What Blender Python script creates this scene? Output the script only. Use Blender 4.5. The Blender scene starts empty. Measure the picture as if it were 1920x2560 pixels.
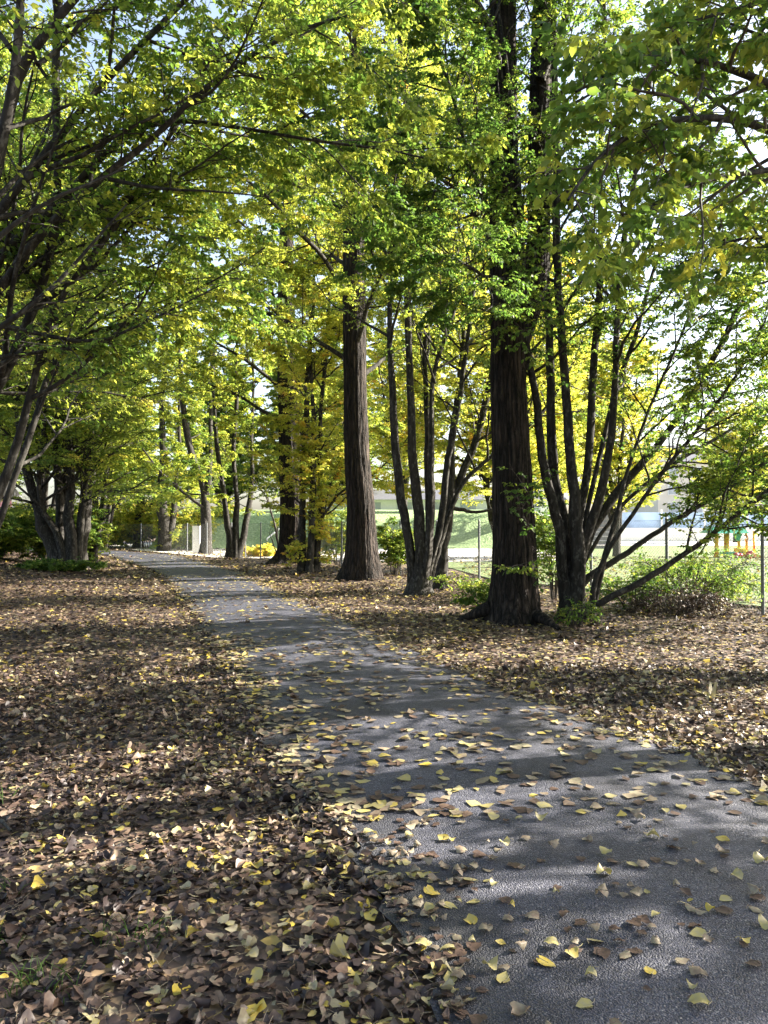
import bpy, math
import numpy as np
from mathutils import Vector, Euler

# ------------------------------------------------------------------ camera, sky, sun
sc = bpy.context.scene
COL = sc.collection
CAM_H, F, CX, HY = 1.6, 1971.0, 960.0, 1315.0          # focal length and horizon measured in photo pixels
PITCH = math.atan((HY - 1280.0) / F)
cam = bpy.data.cameras.new('camera'); camo = bpy.data.objects.new('camera', cam); COL.objects.link(camo)
camo.location = (0, 0, CAM_H); camo.rotation_euler = (math.pi / 2 + PITCH, 0, 0)
cam.sensor_fit = 'VERTICAL'; cam.angle_y = 2 * math.atan(1280.0 / F); cam.clip_start = 0.05; cam.clip_end = 2000
sc.camera = camo
SUN_EL, SUN_AZ = math.radians(29), math.radians(75)     # azimuth clockwise from straight ahead
w = bpy.data.worlds.new('World'); sc.world = w; w.use_nodes = True
nt = w.node_tree; nt.nodes.clear()
sky = nt.nodes.new('ShaderNodeTexSky'); sky.sky_type = 'NISHITA'; sky.sun_disc = False
sky.sun_elevation = SUN_EL; sky.sun_rotation = SUN_AZ; sky.air_density = 1.0; sky.dust_density = 3.0
bg = nt.nodes.new('ShaderNodeBackground'); bg.inputs[1].default_value = 0.08
wo = nt.nodes.new('ShaderNodeOutputWorld')
hs_ = nt.nodes.new('ShaderNodeHueSaturation'); hs_.inputs['Saturation'].default_value = .82      # milky autumn sky
nt.links.new(sky.outputs[0], hs_.inputs['Color']); nt.links.new(hs_.outputs[0], bg.inputs[0]); nt.links.new(bg.outputs[0], wo.inputs[0])
sun = bpy.data.lights.new('sun', 'SUN'); sun.energy = 5.0; sun.angle = math.radians(0.4); sun.color = (1, .92, .80)
suno = bpy.data.objects.new('sun', sun); COL.objects.link(suno)
SUNV = Vector((math.cos(SUN_EL) * math.sin(SUN_AZ), math.cos(SUN_EL) * math.cos(SUN_AZ), math.sin(SUN_EL)))
suno.rotation_euler = (-SUNV).to_track_quat('-Z', 'Y').to_euler(); suno.location = SUNV * 60
sc.view_settings.view_transform = 'Standard'; sc.view_settings.look = 'None'
sc.view_settings.exposure = 2.6; sc.view_settings.gamma = 1.0
cy = sc.cycles
cy.max_bounces = 8; cy.diffuse_bounces = 4; cy.transmission_bounces = 5; cy.glossy_bounces = 2

rng = np.random.default_rng(11)

# ------------------------------------------------------------------ photo pixel + distance -> place in the world
def W(px, py, d):
    u = (1280.0 - py) / F; k = d / (math.cos(PITCH) - u * math.sin(PITCH))
    return np.array(((px - CX) / F * k, d, CAM_H + k * (math.sin(PITCH) + u * math.cos(PITCH))))
def G(px, py):
    d = CAM_H * F / (py - HY)
    return np.array(((px - CX) / F * d, d, 0.0))

# ------------------------------------------------------------------ objects
def tag(o, label=None, cat=None, group=None, kind=None):
    if label: o['label'] = label
    if cat: o['category'] = cat
    if group: o['group'] = group
    if kind: o['kind'] = kind
    return o
def thing(name, label, cat, loc, group=None):
    o = bpy.data.objects.new(name, None); COL.objects.link(o); o.location = [float(v) for v in loc]
    o.empty_display_size = 0.3
    return tag(o, label, cat, group)
def mesh(name, V, Fc, mat, parent=None, tone=None, smooth=True, origin=None):
    """V (n,3), Fc (m,k) all polygons of one size; placed relative to the parent's or its own origin"""
    V = np.asarray(V, dtype=np.float64); Fc = np.asarray(Fc, dtype=np.int32)
    o_ = np.zeros(3)
    if parent is not None:
        p = parent
        while p is not None:
            o_ = o_ + np.array(p.location); p = p.parent
    elif origin is not None: o_ = np.array(origin, dtype=float)
    me = bpy.data.meshes.new(name)
    me.vertices.add(len(V)); me.vertices.foreach_set('co', (V - o_).astype(np.float32).ravel())
    k = Fc.shape[1]
    me.loops.add(Fc.size); me.loops.foreach_set('vertex_index', Fc.ravel())
    me.polygons.add(len(Fc)); me.polygons.foreach_set('loop_start', np.arange(len(Fc), dtype=np.int32) * k)
    me.polygons.foreach_set('loop_total', np.full(len(Fc), k, dtype=np.int32))
    me.polygons.foreach_set('use_smooth', np.full(len(Fc), smooth))
    if tone is not None:
        at = me.attributes.new('tone', 'FLOAT', 'POINT'); at.data.foreach_set('value', np.asarray(tone, dtype=np.float32))
    me.materials.append(mat); me.update(calc_edges=True)
    o = bpy.data.objects.new(name, me); COL.objects.link(o)
    if parent is not None: o.parent = parent
    else: o.location = o_
    return o
class MB:
    """collects quad pieces into one mesh"""
    def __init__(s): s.v = []; s.f = []; s.n = 0
    def add(s, V, Fq):
        V = np.asarray(V, float); s.v.append(V); s.f.append(np.asarray(Fq, int) + s.n); s.n += len(V); return s
    def box(s, lo, hi):
        x0, y0, z0 = lo; x1, y1, z1 = hi
        V = [(x0,y0,z0),(x1,y0,z0),(x1,y1,z0),(x0,y1,z0),(x0,y0,z1),(x1,y0,z1),(x1,y1,z1),(x0,y1,z1)]
        return s.add(V, [(0,3,2,1),(4,5,6,7),(0,1,5,4),(1,2,6,5),(2,3,7,6),(3,0,4,7)])
    def hexa(s, V): return s.add(V, [(0,3,2,1),(4,5,6,7),(0,1,5,4),(1,2,6,5),(2,3,7,6),(3,0,4,7)])
    def tubes(s, P, R, k=6): V, Fq = tube(P, R, k); return s.add(V, Fq)
    def build(s, name, mat, parent=None, smooth=False, **kw):
        return mesh(name, np.concatenate(s.v), np.concatenate(s.f), mat, parent, smooth=smooth, **kw)

def nrm(a): return a / np.maximum(np.linalg.norm(a, axis=-1, keepdims=True), 1e-9)
def tube(P, R, k=6, ridge=None):
    """P (n,m,3) centre lines, R (n,m) radii -> quads of n round tubes, closed at the tip by a tiny ring"""
    P = np.asarray(P, float); R = np.asarray(R, float)
    if P.ndim == 2: P = P[None]; R = R[None]
    n, m, _ = P.shape
    T = nrm(np.gradient(P, axis=1)); av = nrm(T.mean(axis=1))
    ref = np.where((np.abs(av[:, 2]) < .7)[:, None], np.array([0, 0, 1.]), np.array([1., 0, 0]))
    N = nrm(np.cross(T, ref[:, None, :])); B = np.cross(T, N)
    a = np.arange(k) / k * 2 * math.pi
    rr = R[:, :, None] if ridge is None else R[:, :, None] * ridge
    V = P[:, :, None, :] + rr[..., None] * (np.cos(a)[None, None, :, None] * N[:, :, None, :] + np.sin(a)[None, None, :, None] * B[:, :, None, :])
    i = np.arange(k); j = (i + 1) % k
    q = np.stack([i, j, j + k, i + k], 1)                                  # one ring step
    q = (q[None] + (np.arange(m - 1) * k)[:, None, None]).reshape(-1, 4)
    q = (q[None] + (np.arange(n) * m * k)[:, None, None]).reshape(-1, 4)
    return V.reshape(-1, 3), q

# ------------------------------------------------------------------ materials
def nodes(name):
    m = bpy.data.materials.new(name); m.use_nodes = True; t = m.node_tree; t.nodes.clear()
    out = t.nodes.new('ShaderNodeOutputMaterial')
    def N(kind, **kw):
        n = t.nodes.new(kind)
        for a, b in kw.items(): setattr(n, a, b)
        return n
    def L(a, b): t.links.new(a, b)
    return m, t, out, N, L
def ramp(N, stops, interp='LINEAR'):
    r = N('ShaderNodeValToRGB'); cr = r.color_ramp; cr.interpolation = interp
    while len(cr.elements) < len(stops): cr.elements.new(.5)
    for e, (p, c) in zip(cr.elements, stops): e.position = p; e.color = (*c, 1)
    return r
def plain(name, col, rough=.6, noise=.25, scale=6.0, metal=0.0, bump=0.0):
    m, t, out, N, L = nodes(name)
    b = N('ShaderNodeBsdfPrincipled'); b.inputs['Roughness'].default_value = rough; b.inputs['Metallic'].default_value = metal
    tc = N('ShaderNodeTexCoord'); no = N('ShaderNodeTexNoise'); no.inputs['Scale'].default_value = scale; no.inputs['Detail'].default_value = 6
    L(tc.outputs['Object'], no.inputs['Vector'])
    r = ramp(N, [(.3, tuple(c * (1 - noise) for c in col)), (.7, tuple(min(1, c * (1 + noise)) for c in col))])
    L(no.outputs[0], r.inputs[0]); L(r.outputs[0], b.inputs['Base Color'])
    if bump:
        bp = N('ShaderNodeBump'); bp.inputs['Distance'].default_value = bump; L(no.outputs[0], bp.inputs['Height']); L(bp.outputs[0], b.inputs['Normal'])
    L(b.outputs[0], out.inputs[0]); return m
def leaf_material(name, stops, trans=.5, gain=1.5, rough=.5, mottle=0.0):
    m, t, out, N, L = nodes(name)
    at = N('ShaderNodeAttribute', attribute_name='tone')
    r = ramp(N, stops)
    if mottle:                                                          # stains inside each dead leaf
        tc = N('ShaderNodeTexCoord'); no = N('ShaderNodeTexNoise'); no.inputs['Scale'].default_value = 55; no.inputs['Detail'].default_value = 4; L(tc.outputs['Object'], no.inputs[0])
        ma = N('ShaderNodeMath', operation='MULTIPLY_ADD'); ma.inputs[1].default_value = mottle; L(no.outputs[0], ma.inputs[0])
        sb = N('ShaderNodeMath', operation='SUBTRACT'); sb.inputs[1].default_value = mottle * .5; L(at.outputs['Fac'], sb.inputs[0]); L(sb.outputs[0], ma.inputs[2]); L(ma.outputs[0], r.inputs[0])
    else: L(at.outputs['Fac'], r.inputs[0])
    b = N('ShaderNodeBsdfPrincipled'); b.inputs['Roughness'].default_value = rough; b.inputs['Specular IOR Level'].default_value = .35
    L(r.outputs[0], b.inputs['Base Color'])
    tr = N('ShaderNodeBsdfTranslucent')
    mx = N('ShaderNodeMix', data_type='RGBA', blend_type='MULTIPLY'); mx.inputs[0].default_value = 1
    L(r.outputs[0], mx.inputs[6]); mx.inputs[7].default_value = (gain, gain * 1.0, gain * .75, 1)
    L(mx.outputs[2], tr.inputs[0])
    ms = N('ShaderNodeMixShader'); ms.inputs[0].default_value = trans
    L(b.outputs[0], ms.inputs[1]); L(tr.outputs[0], ms.inputs[2]); L(ms.outputs[0], out.inputs[0]); return m
LEAF = leaf_material('living_leaf', [(0.0, (.038, .082, .018)), (.25, (.082, .142, .028)), (.5, (.195, .235, .042)), (.68, (.35, .36, .06)), (.85, (.50, .44, .09)), (1.0, (.40, .20, .04))], trans=.55, gain=1.95)
LITTER = leaf_material('dead_leaf', [(0.0, (.016, .012, .014)), (.3, (.042, .030, .029)), (.5, (.095, .061, .046)), (.65, (.21, .152, .110)), (.78, (.30, .27, .18)), (.86, (.36, .31, .13)), (1.0, (.46, .34, .05))], trans=.15, gain=1.2, rough=.48, mottle=.3)
def bark_material(name, dark, mid, pale, zs, patch, bump, cracks=False):
    m, t, out, N, L = nodes(name)
    tc = N('ShaderNodeTexCoord'); mp = N('ShaderNodeMapping'); mp.inputs['Scale'].default_value = (1, 1, zs); L(tc.outputs['Object'], mp.inputs[0])
    n1 = N('ShaderNodeTexNoise'); n1.inputs['Scale'].default_value = 14; n1.inputs['Detail'].default_value = 8; n1.inputs['Distortion'].default_value = .6; L(mp.outputs[0], n1.inputs[0])
    m2 = N('ShaderNodeMapping'); m2.inputs['Scale'].default_value = (1, 1, .45); L(tc.outputs['Object'], m2.inputs[0])
    n2 = N('ShaderNodeTexNoise'); n2.inputs['Scale'].default_value = 17; n2.inputs['Detail'].default_value = 7; n2.inputs['Roughness'].default_value = .65; L(m2.outputs[0], n2.inputs[0])
    r1 = ramp(N, [(.34, dark), (.56, mid), (.72, tuple(c * 1.35 for c in mid))]); L(n1.outputs[0], r1.inputs[0])
    r2 = ramp(N, [(.52, (0, 0, 0)), (.64, (patch, patch, patch))]); L(n2.outputs[0], r2.inputs[0])
    mx = N('ShaderNodeMix', data_type='RGBA'); L(r2.outputs[0], mx.inputs[0]); L(r1.outputs[0], mx.inputs[6]); mx.inputs[7].default_value = (*pale, 1)
    col, hgt_ = mx.outputs[2], n1.outputs[0]
    if cracks:                                                          # long vertical fissures between strips of bark
        m3 = N('ShaderNodeMapping'); m3.inputs['Scale'].default_value = (1, 1, .10); L(tc.outputs['Object'], m3.inputs[0])
        ad = N('ShaderNodeVectorMath', operation='ADD'); sc_ = N('ShaderNodeVectorMath', operation='SCALE'); sc_.inputs['Scale'].default_value = .05
        L(n2.outputs['Color'], sc_.inputs[0]); L(m3.outputs[0], ad.inputs[0]); L(sc_.outputs[0], ad.inputs[1])
        vo = N('ShaderNodeTexVoronoi', feature='DISTANCE_TO_EDGE'); vo.inputs['Scale'].default_value = 13; L(ad.outputs[0], vo.inputs[0])
        rc = ramp(N, [(0, (.18, .16, .15)), (.10, (.75, .72, .7)), (.3, (1.25, 1.2, 1.15))]); L(vo.outputs['Distance'], rc.inputs[0])
        m4 = N('ShaderNodeMix', data_type='RGBA', blend_type='MULTIPLY'); m4.inputs[0].default_value = 1; L(mx.outputs[2], m4.inputs[6]); L(rc.outputs[0], m4.inputs[7]); col = m4.outputs[2]
        mn = N('ShaderNodeMath', operation='MINIMUM'); mn.inputs[1].default_value = .25; L(vo.outputs['Distance'], mn.inputs[0])
        ma = N('ShaderNodeMath', operation='MULTIPLY_ADD'); ma.inputs[1].default_value = 3.0; L(mn.outputs[0], ma.inputs[0]); L(n1.outputs[0], ma.inputs[2]); hgt_ = ma.outputs[0]
    b = N('ShaderNodeBsdfPrincipled'); b.inputs['Roughness'].default_value = .85; b.inputs['Specular IOR Level'].default_value = .25
    L(col, b.inputs['Base Color'])
    bp = N('ShaderNodeBump'); bp.inputs['Distance'].default_value = bump; bp.inputs['Strength'].default_value = 1; L(hgt_, bp.inputs['Height']); L(bp.outputs[0], b.inputs['Normal'])
    L(b.outputs[0], out.inputs[0]); return m
FURROW = bark_material('furrowed_bark', (.007, .006, .005), (.034, .026, .021), (.08, .07, .06), .14, .3, .05, cracks=True)
SMOOTH = bark_material('smooth_grey_bark', (.010, .009, .008), (.029, .026, .022), (.12, .115, .10), .2, .6, .012)
TWIG = plain('twig_bark', (.06, .05, .04), .8, .3, 20)

def ground_material():
    m, t, out, N, L = nodes('leaf_strewn_earth')
    tc = N('ShaderNodeTexCoord')
    vo = N('ShaderNodeTexVoronoi'); vo.inputs['Scale'].default_value = 16; L(tc.outputs['Object'], vo.inputs[0])
    hs = N('ShaderNodeSeparateColor'); L(vo.outputs['Color'], hs.inputs[0])
    r = ramp(N, [(0, (.022, .016, .014)), (.4, (.06, .042, .034)), (.7, (.12, .08, .055)), (.9, (.2, .14, .08)), (1, (.3, .22, .06))]); L(hs.outputs[0], r.inputs[0])
    # lawn and pale gravel court beyond the fence are their own sheets; here only earth and old leaves
    b = N('ShaderNodeBsdfPrincipled'); b.inputs['Roughness'].default_value = .8; L(r.outputs[0], b.inputs['Base Color'])
    bp = N('ShaderNodeBump'); bp.inputs['Distance'].default_value = .03; L(vo.outputs['Distance'], bp.inputs['Height']); L(bp.outputs[0], b.inputs['Normal'])
    L(b.outputs[0], out.inputs[0]); return m
def asphalt_material():
    m, t, out, N, L = nodes('asphalt')
    tc = N('ShaderNodeTexCoord')
    v1 = N('ShaderNodeTexVoronoi'); v1.inputs['Scale'].default_value = 140; L(tc.outputs['Object'], v1.inputs[0])
    n1 = N('ShaderNodeTexNoise'); n1.inputs['Scale'].default_value = 1.3; n1.inputs['Detail'].default_value = 7; L(tc.outputs['Object'], n1.inputs[0])
    n3 = N('ShaderNodeTexNoise'); n3.inputs['Scale'].default_value = 90; n3.inputs['Detail'].default_value = 3; L(tc.outputs['Object'], n3.inputs[0])
    sp = N('ShaderNodeSeparateColor'); L(v1.outputs['Color'], sp.inputs[0])
    r = ramp(N, [(0, (.016, .017, .028)), (.6, (.035, .038, .058)), (.93, (.068, .070, .094)), (1, (.16, .16, .17))]); L(sp.outputs[0], r.inputs[0])
    r2 = ramp(N, [(.36, (.55, .55, .59)), (.46, (.9, .9, .92)), (.62, (1.3, 1.28, 1.26))]); L(n1.outputs[0], r2.inputs[0])
    mx = N('ShaderNodeMix', data_type='RGBA', blend_type='MULTIPLY'); mx.inputs[0].default_value = 1; L(r.outputs[0], mx.inputs[6]); L(r2.outputs[0], mx.inputs[7])
    n5 = N('ShaderNodeTexNoise'); n5.inputs['Scale'].default_value = 7; n5.inputs['Detail'].default_value = 9; n5.inputs['Roughness'].default_value = .7; L(tc.outputs['Object'], n5.inputs[0])
    r5 = ramp(N, [(.36, (.55, .55, .58)), (.5, (1, 1, 1)), (.66, (1.35, 1.33, 1.30))]); L(n5.outputs[0], r5.inputs[0])
    m5 = N('ShaderNodeMix', data_type='RGBA', blend_type='MULTIPLY'); m5.inputs[0].default_value = .8; L(mx.outputs[2], m5.inputs[6]); L(r5.outputs[0], m5.inputs[7]); mx = m5
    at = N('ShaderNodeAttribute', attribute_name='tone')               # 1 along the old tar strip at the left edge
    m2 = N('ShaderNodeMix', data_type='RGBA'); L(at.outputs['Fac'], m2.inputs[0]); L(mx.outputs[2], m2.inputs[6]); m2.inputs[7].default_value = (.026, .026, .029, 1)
    b = N('ShaderNodeBsdfPrincipled'); b.inputs['Roughness'].default_value = .62; L(m2.outputs[2], b.inputs['Base Color'])
    ad = N('ShaderNodeMath', operation='ADD'); L(v1.outputs['Distance'], ad.inputs[0]); L(n3.outputs[0], ad.inputs[1])
    bp = N('ShaderNodeBump'); bp.invert = True; bp.inputs['Distance'].default_value = .006; L(ad.outputs[0], bp.inputs['Height']); L(bp.outputs[0], b.inputs['Normal'])
    L(b.outputs[0], out.inputs[0]); return m
def lawn_material(name, a, b_, c, scale):
    m, t, out, N, L = nodes(name)
    tc = N('ShaderNodeTexCoord'); n1 = N('ShaderNodeTexNoise'); n1.inputs['Scale'].default_value = scale; n1.inputs['Detail'].default_value = 8; L(tc.outputs['Object'], n1.inputs[0])
    r = ramp(N, [(.35, a), (.55, b_), (.7, c)]); L(n1.outputs[0], r.inputs[0])
    b = N('ShaderNodeBsdfPrincipled'); b.inputs['Roughness'].default_value = .8; L(r.outputs[0], b.inputs['Base Color'])
    bp = N('ShaderNodeBump'); bp.inputs['Distance'].default_value = .08; L(n1.outputs[0], bp.inputs['Height']); L(bp.outputs[0], b.inputs['Normal'])
    L(b.outputs[0], out.inputs[0]); return m

# ------------------------------------------------------------------ path edges (world x at distance y)
LE = np.array([(.46, 1.0), (.17, 2.53), (.05, 3.15), (-.23, 4.1), (-.745, 5.3), (-1.37, 7.49), (-2.24, 10.3), (-4.2, 16.7), (-7.6, 26.3), (-11.0, 34), (-15.0, 42.6), (-21.5, 49.0), (-32, 54)])
RE = np.array([(3.6, 1.0), (3.05, 2.53), (2.86, 3.15), (2.52, 4.1), (2.12, 5.3), (1.2, 7.49), (.27, 10.3), (-1.75, 16.7), (-4.85, 26.3), (-7.7, 34), (-11.2, 42.6), (-17.5, 50.5), (-30, 57)])
def xl(y): return np.interp(y, LE[:, 1], LE[:, 0])
def xr(y): return np.interp(y, RE[:, 1], RE[:, 0])
def sstep(a, b, x):
    t = np.clip((x - a) / (b - a), 0, 1); return t * t * (3 - 2 * t)
def hgt(x, y):
    s = xl(np.clip(y, 1, 54)) - x
    bank = .75 * sstep(2.6, 9.0, s) * sstep(13, 27, y) * (1 - sstep(48, 54, y))
    return bank + .03 * np.sin(x * 1.3 + .6 * y) * sstep(.3, 2.5, np.minimum(np.abs(x - xl(y)), np.abs(x - xr(y)))) * (1 - sstep(60, 80, np.abs(y)))

# ground: one sheet to the horizon, fine near the camera
gx = np.concatenate([np.linspace(-900, -60, 12)[:-1], np.linspace(-60, -25, 24)[:-1], np.linspace(-25, 15, 110)[:-1], np.linspace(15, 60, 22)[:-1], np.linspace(60, 900, 12)])
gy = np.concatenate([np.linspace(-400, -8, 10)[:-1], np.linspace(-8, 30, 110)[:-1], np.linspace(30, 80, 60)[:-1], np.linspace(80, 1500, 16)])
XX, YY = np.meshgrid(gx, gy); ZZ = hgt(XX, YY)
def grid_faces(ny, nx):
    i, j = np.meshgrid(np.arange(ny - 1), np.arange(nx - 1), indexing='ij'); a = (i * nx + j).ravel()
    return np.stack([a, a + 1, a + 1 + nx, a + nx], 1)
tag(mesh('ground', np.stack([XX, YY, ZZ], -1).reshape(-1, 3), grid_faces(len(gy), len(gx)), ground_material()), kind='structure')
# path: one asphalt sheet, slightly crowned, wavering edges, old tar strip on the left
py_ = np.concatenate([np.linspace(1.0, 12, 90)[:-1], np.linspace(12, 54, 90)])
us = np.array([0, .06, .10, .14, .3, .5, .7, .9, 1.0])
wob = .035 * np.sin(py_ * 5.1) + .03 * np.sin(py_ * 11.3 + 1) + .02 * np.sin(py_ * 23)
a_, b_ = xl(py_) + wob, xr(py_) + np.roll(wob, 13)
PX = a_[:, None] + (b_ - a_)[:, None] * us[None]
PZ = np.maximum(.012, .012 + .035 * (1 - (2 * us - 1) ** 2))[None] + 0 * PX + .032
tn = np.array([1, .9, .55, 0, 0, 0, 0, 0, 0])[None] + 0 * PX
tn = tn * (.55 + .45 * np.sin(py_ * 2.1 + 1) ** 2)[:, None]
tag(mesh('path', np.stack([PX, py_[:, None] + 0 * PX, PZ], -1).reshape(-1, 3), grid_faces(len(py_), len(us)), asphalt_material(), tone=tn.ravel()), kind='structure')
def path_z(x, y):
    u = np.clip((x - xl(y)) / (xr(y) - xl(y)), 0, 1); return .044 + .035 * (1 - (2 * u - 1) ** 2)

# sheets beyond the fence
def sheet(name, pts, z, mat, kind='structure'):
    V = np.array([(x, y, z) for x, y in pts], float)
    return tag(mesh(name, V, [list(range(len(V)))], mat, smooth=False), kind=kind)
GRAVEL = plain('pale_gravel', (.60, .57, .52), .9, .14, 3.0)
sheet('court', [(-22, 60), (-8.4, 39.2), (1.6, 34), (9, 36), (14, 62), (110, 62), (110, 100), (-22, 100)], .044, GRAVEL)
LAWNM = lawn_material('worn_lawn', (.05, .10, .02), (.12, .17, .05), (.25, .22, .12), 9)
sheet('lawn', [(3.2, 23), (8.2, 13.6), (90, 13.6), (90, 63), (15, 63), (10, 37), (1.9, 33.6)], .052, LAWNM)

# ------------------------------------------------------------------ branches and leaves
def interp_poly(P, R, idx, t):
    m = P.shape[1]; s = np.clip(t, 0, .9999) * (m - 1); i = s.astype(int); f = (s - i)[:, None]
    pos = P[idx, i] * (1 - f) + P[idx, i + 1] * f
    return pos, nrm(P[idx, i + 1] - P[idx, i]), R[idx, i] * (1 - f[:, 0]) + R[idx, i + 1] * f[:, 0]
def grow(pos, d, length, m, trop, noise, g):
    pts = [pos]; st = (length / (m - 1))[:, None]
    for j in range(m - 1):
        d = nrm(d + np.array([0, 0, 1.]) * trop / (m - 1) + g.normal(size=d.shape) * noise / math.sqrt(m))
        pos = pos + d * st; pts.append(pos)
    return np.stack(pts, 1)
def spawn_round(P, R, nb, t0, t1, l0, l1, ang, m, trop, noise, g, bias=None):
    """nb side branches round every parent line"""
    n = len(P); idx = np.repeat(np.arange(n), nb)
    t = t0 + (t1 - t0) * ((np.tile(np.arange(nb), n) + g.random(n * nb)) / nb)
    pos, T, r = interp_poly(P, R, idx, t)
    ref = np.where((np.abs(T[:, 2]) < .8)[:, None], np.array([0, 0, 1.]), np.array([1., 0, 0]))
    N = nrm(np.cross(T, ref)); B = np.cross(T, N)
    az = np.tile(np.arange(nb), n) * 2.4 + np.repeat(g.random(n) * 6.3, nb) + g.normal(size=n * nb) * .4
    U = np.cos(az)[:, None] * N + np.sin(az)[:, None] * B
    if bias is not None: U = nrm(U + np.array(bias)[None])
    a = np.radians(ang) + g.normal(size=n * nb) * .18
    d = nrm(T * np.cos(a)[:, None] + U * np.sin(a)[:, None])
    L = (l0 + (l1 - l0) * (t - t0) / (t1 - t0 + 1e-9)) * g.uniform(.65, 1.25, n * nb)
    Q = grow(pos, d, L, m, trop, noise, g)
    rb = np.minimum(r * .62, .010 + .010 * L)
    return Q, rb[:, None] * np.linspace(1, .22, m)[None], L
def spawn_flat(P, R, nb, t0, t1, k, ang, m, droop, g, minlen=.15):
    """side shoots lying in the spray's own near-horizontal plane, alternating left and right"""
    n = len(P); idx = np.repeat(np.arange(n), nb); jj = np.tile(np.arange(nb), n)
    t = t0 + (t1 - t0) * (jj + g.random(n * nb)) / nb
    pos, T, r = interp_poly(P, R, idx, t)
    S = nrm(np.cross(T, np.array([0, 0, 1.])) + g.normal(size=T.shape) * .14) * np.where((jj + idx) % 2 == 0, 1, -1)[:, None]
    a = np.radians(ang) + g.normal(size=n * nb) * .2
    d = nrm(T * np.cos(a)[:, None] + S * np.sin(a)[:, None])
    plen = np.linalg.norm(np.diff(P, axis=1), axis=2).sum(1)[idx]
    L = np.maximum(minlen, k * plen * (1.1 - .7 * t)) * g.uniform(.7, 1.25, n * nb)
    Q = grow(pos, d, L, m, -droop, .25, g)
    rb = np.minimum(r * .65, .004 + .006 * L)
    return Q, rb[:, None] * np.linspace(1, .3, m)[None], idx
def leaves_on(P, nl, t0, size, droop, g, tonebase):
    """nl leaves per line, alternating; returns base, axis, normal, size, tone"""
    n = len(P); idx = np.repeat(np.arange(n), nl); jj = np.tile(np.arange(nl), n)
    t = t0 + (1 - t0) * (jj + g.random(n * nl)) / nl
    pos, T, _ = interp_poly(P, np.ones(P.shape[:2]), idx, t)
    S = nrm(np.cross(T, np.array([0, 0, 1.])) + g.normal(size=T.shape) * .35) * np.where(jj % 2 == 0, 1, -1)[:, None]
    ax = nrm(S * .9 + T * .6 + g.normal(size=T.shape) * .30 + np.array([0, 0, -droop]))
    nn = nrm(np.array([0, 0, 1.]) + g.normal(size=T.shape) * .45); nn = nrm(nn - ax * (nn * ax).sum(1, keepdims=True))
    sz = size * g.uniform(.5, 1.25, n * nl)
    return pos, ax, nn, sz, tonebase[idx] + g.normal(size=n * nl) * .07
def leaf_mesh(pos, ax, nn, sz, tone, fine, g):
    sd = np.cross(nn, ax); s = sz[:, None]; n = len(pos)
    if fine:      # six corners, folded along the midrib
        fold = g.uniform(.05, .35, n)[:, None]; bend = g.uniform(-.25, .05, n)[:, None]
        p = lambda a, b, c: pos + s * (ax * a + sd * b + nn * c)
        V = np.stack([p(0, 0, 0), p(.30, .30, .30 * fold), p(.68, .24, .24 * fold + bend * .4), p(1.0, 0, bend), p(.68, -.24, .24 * fold + bend * .4), p(.30, -.30, .30 * fold)], 1)
        f = np.array([(0, 1, 2, 3), (0, 3, 4, 5)]); k = 6
    else:
        fold = g.uniform(.05, .3, n)[:, None]
        p = lambda a, b, c: pos + s * (ax * a + sd * b + nn * c)
        V = np.stack([p(0, 0, 0), p(.45, .33, .33 * fold), p(1, 0, 0), p(.45, -.33, .33 * fold)], 1)
        f = np.array([(0, 1, 2, 3)]); k = 4
    Fq = (f[None] + (np.arange(n) * k)[:, None, None]).reshape(-1, 4)
    return V.reshape(-1, 3), Fq, np.repeat(tone, k)

def smooth_line(pts, rad, m):
    """resample a few control points into an m point centre line"""
    pts = np.asarray(pts, float); rad = np.asarray(rad, float)
    s = np.concatenate([[0], np.cumsum(np.linalg.norm(np.diff(pts, axis=0), axis=1))]); u = np.linspace(0, s[-1], m)
    Q = np.stack([np.interp(u, s, pts[:, i]) for i in range(3)], 1); R = np.interp(u, s, rad)
    for _ in range(2):
        Q[1:-1] = .25 * Q[:-2] + .5 * Q[1:-1] + .25 * Q[2:]; R[1:-1] = .25 * R[:-2] + .5 * R[1:-1] + .25 * R[2:]
    return Q, R
def stem(pix, d0, d1, r0, r1, up=0.0, base=None, lean=(0, 0)):
    """a stem followed in the photo from pixel to pixel between two distances, then grown on out of the frame by 'up' metres"""
    n = len(pix); P = [W(x, y, d0 + (d1 - d0) * i / max(1, n - 1)) for i, (x, y) in enumerate(pix)]
    if base is not None: P = [np.array(base, float)] + P
    P = np.array(P); L = np.linalg.norm(np.diff(P, axis=0), axis=1).sum(); R = list(np.linspace(r0, r1, len(P)))
    if up > 0:
        d = nrm(P[-1] - P[-2])
        for j in range(3):
            d = nrm(d + np.array([lean[0], lean[1], .35])); P = np.vstack([P, P[-1] + d * up / 3]); R.append(r1 * (1 - (j + 1) * .27))
    return P, np.array(R)

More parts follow.
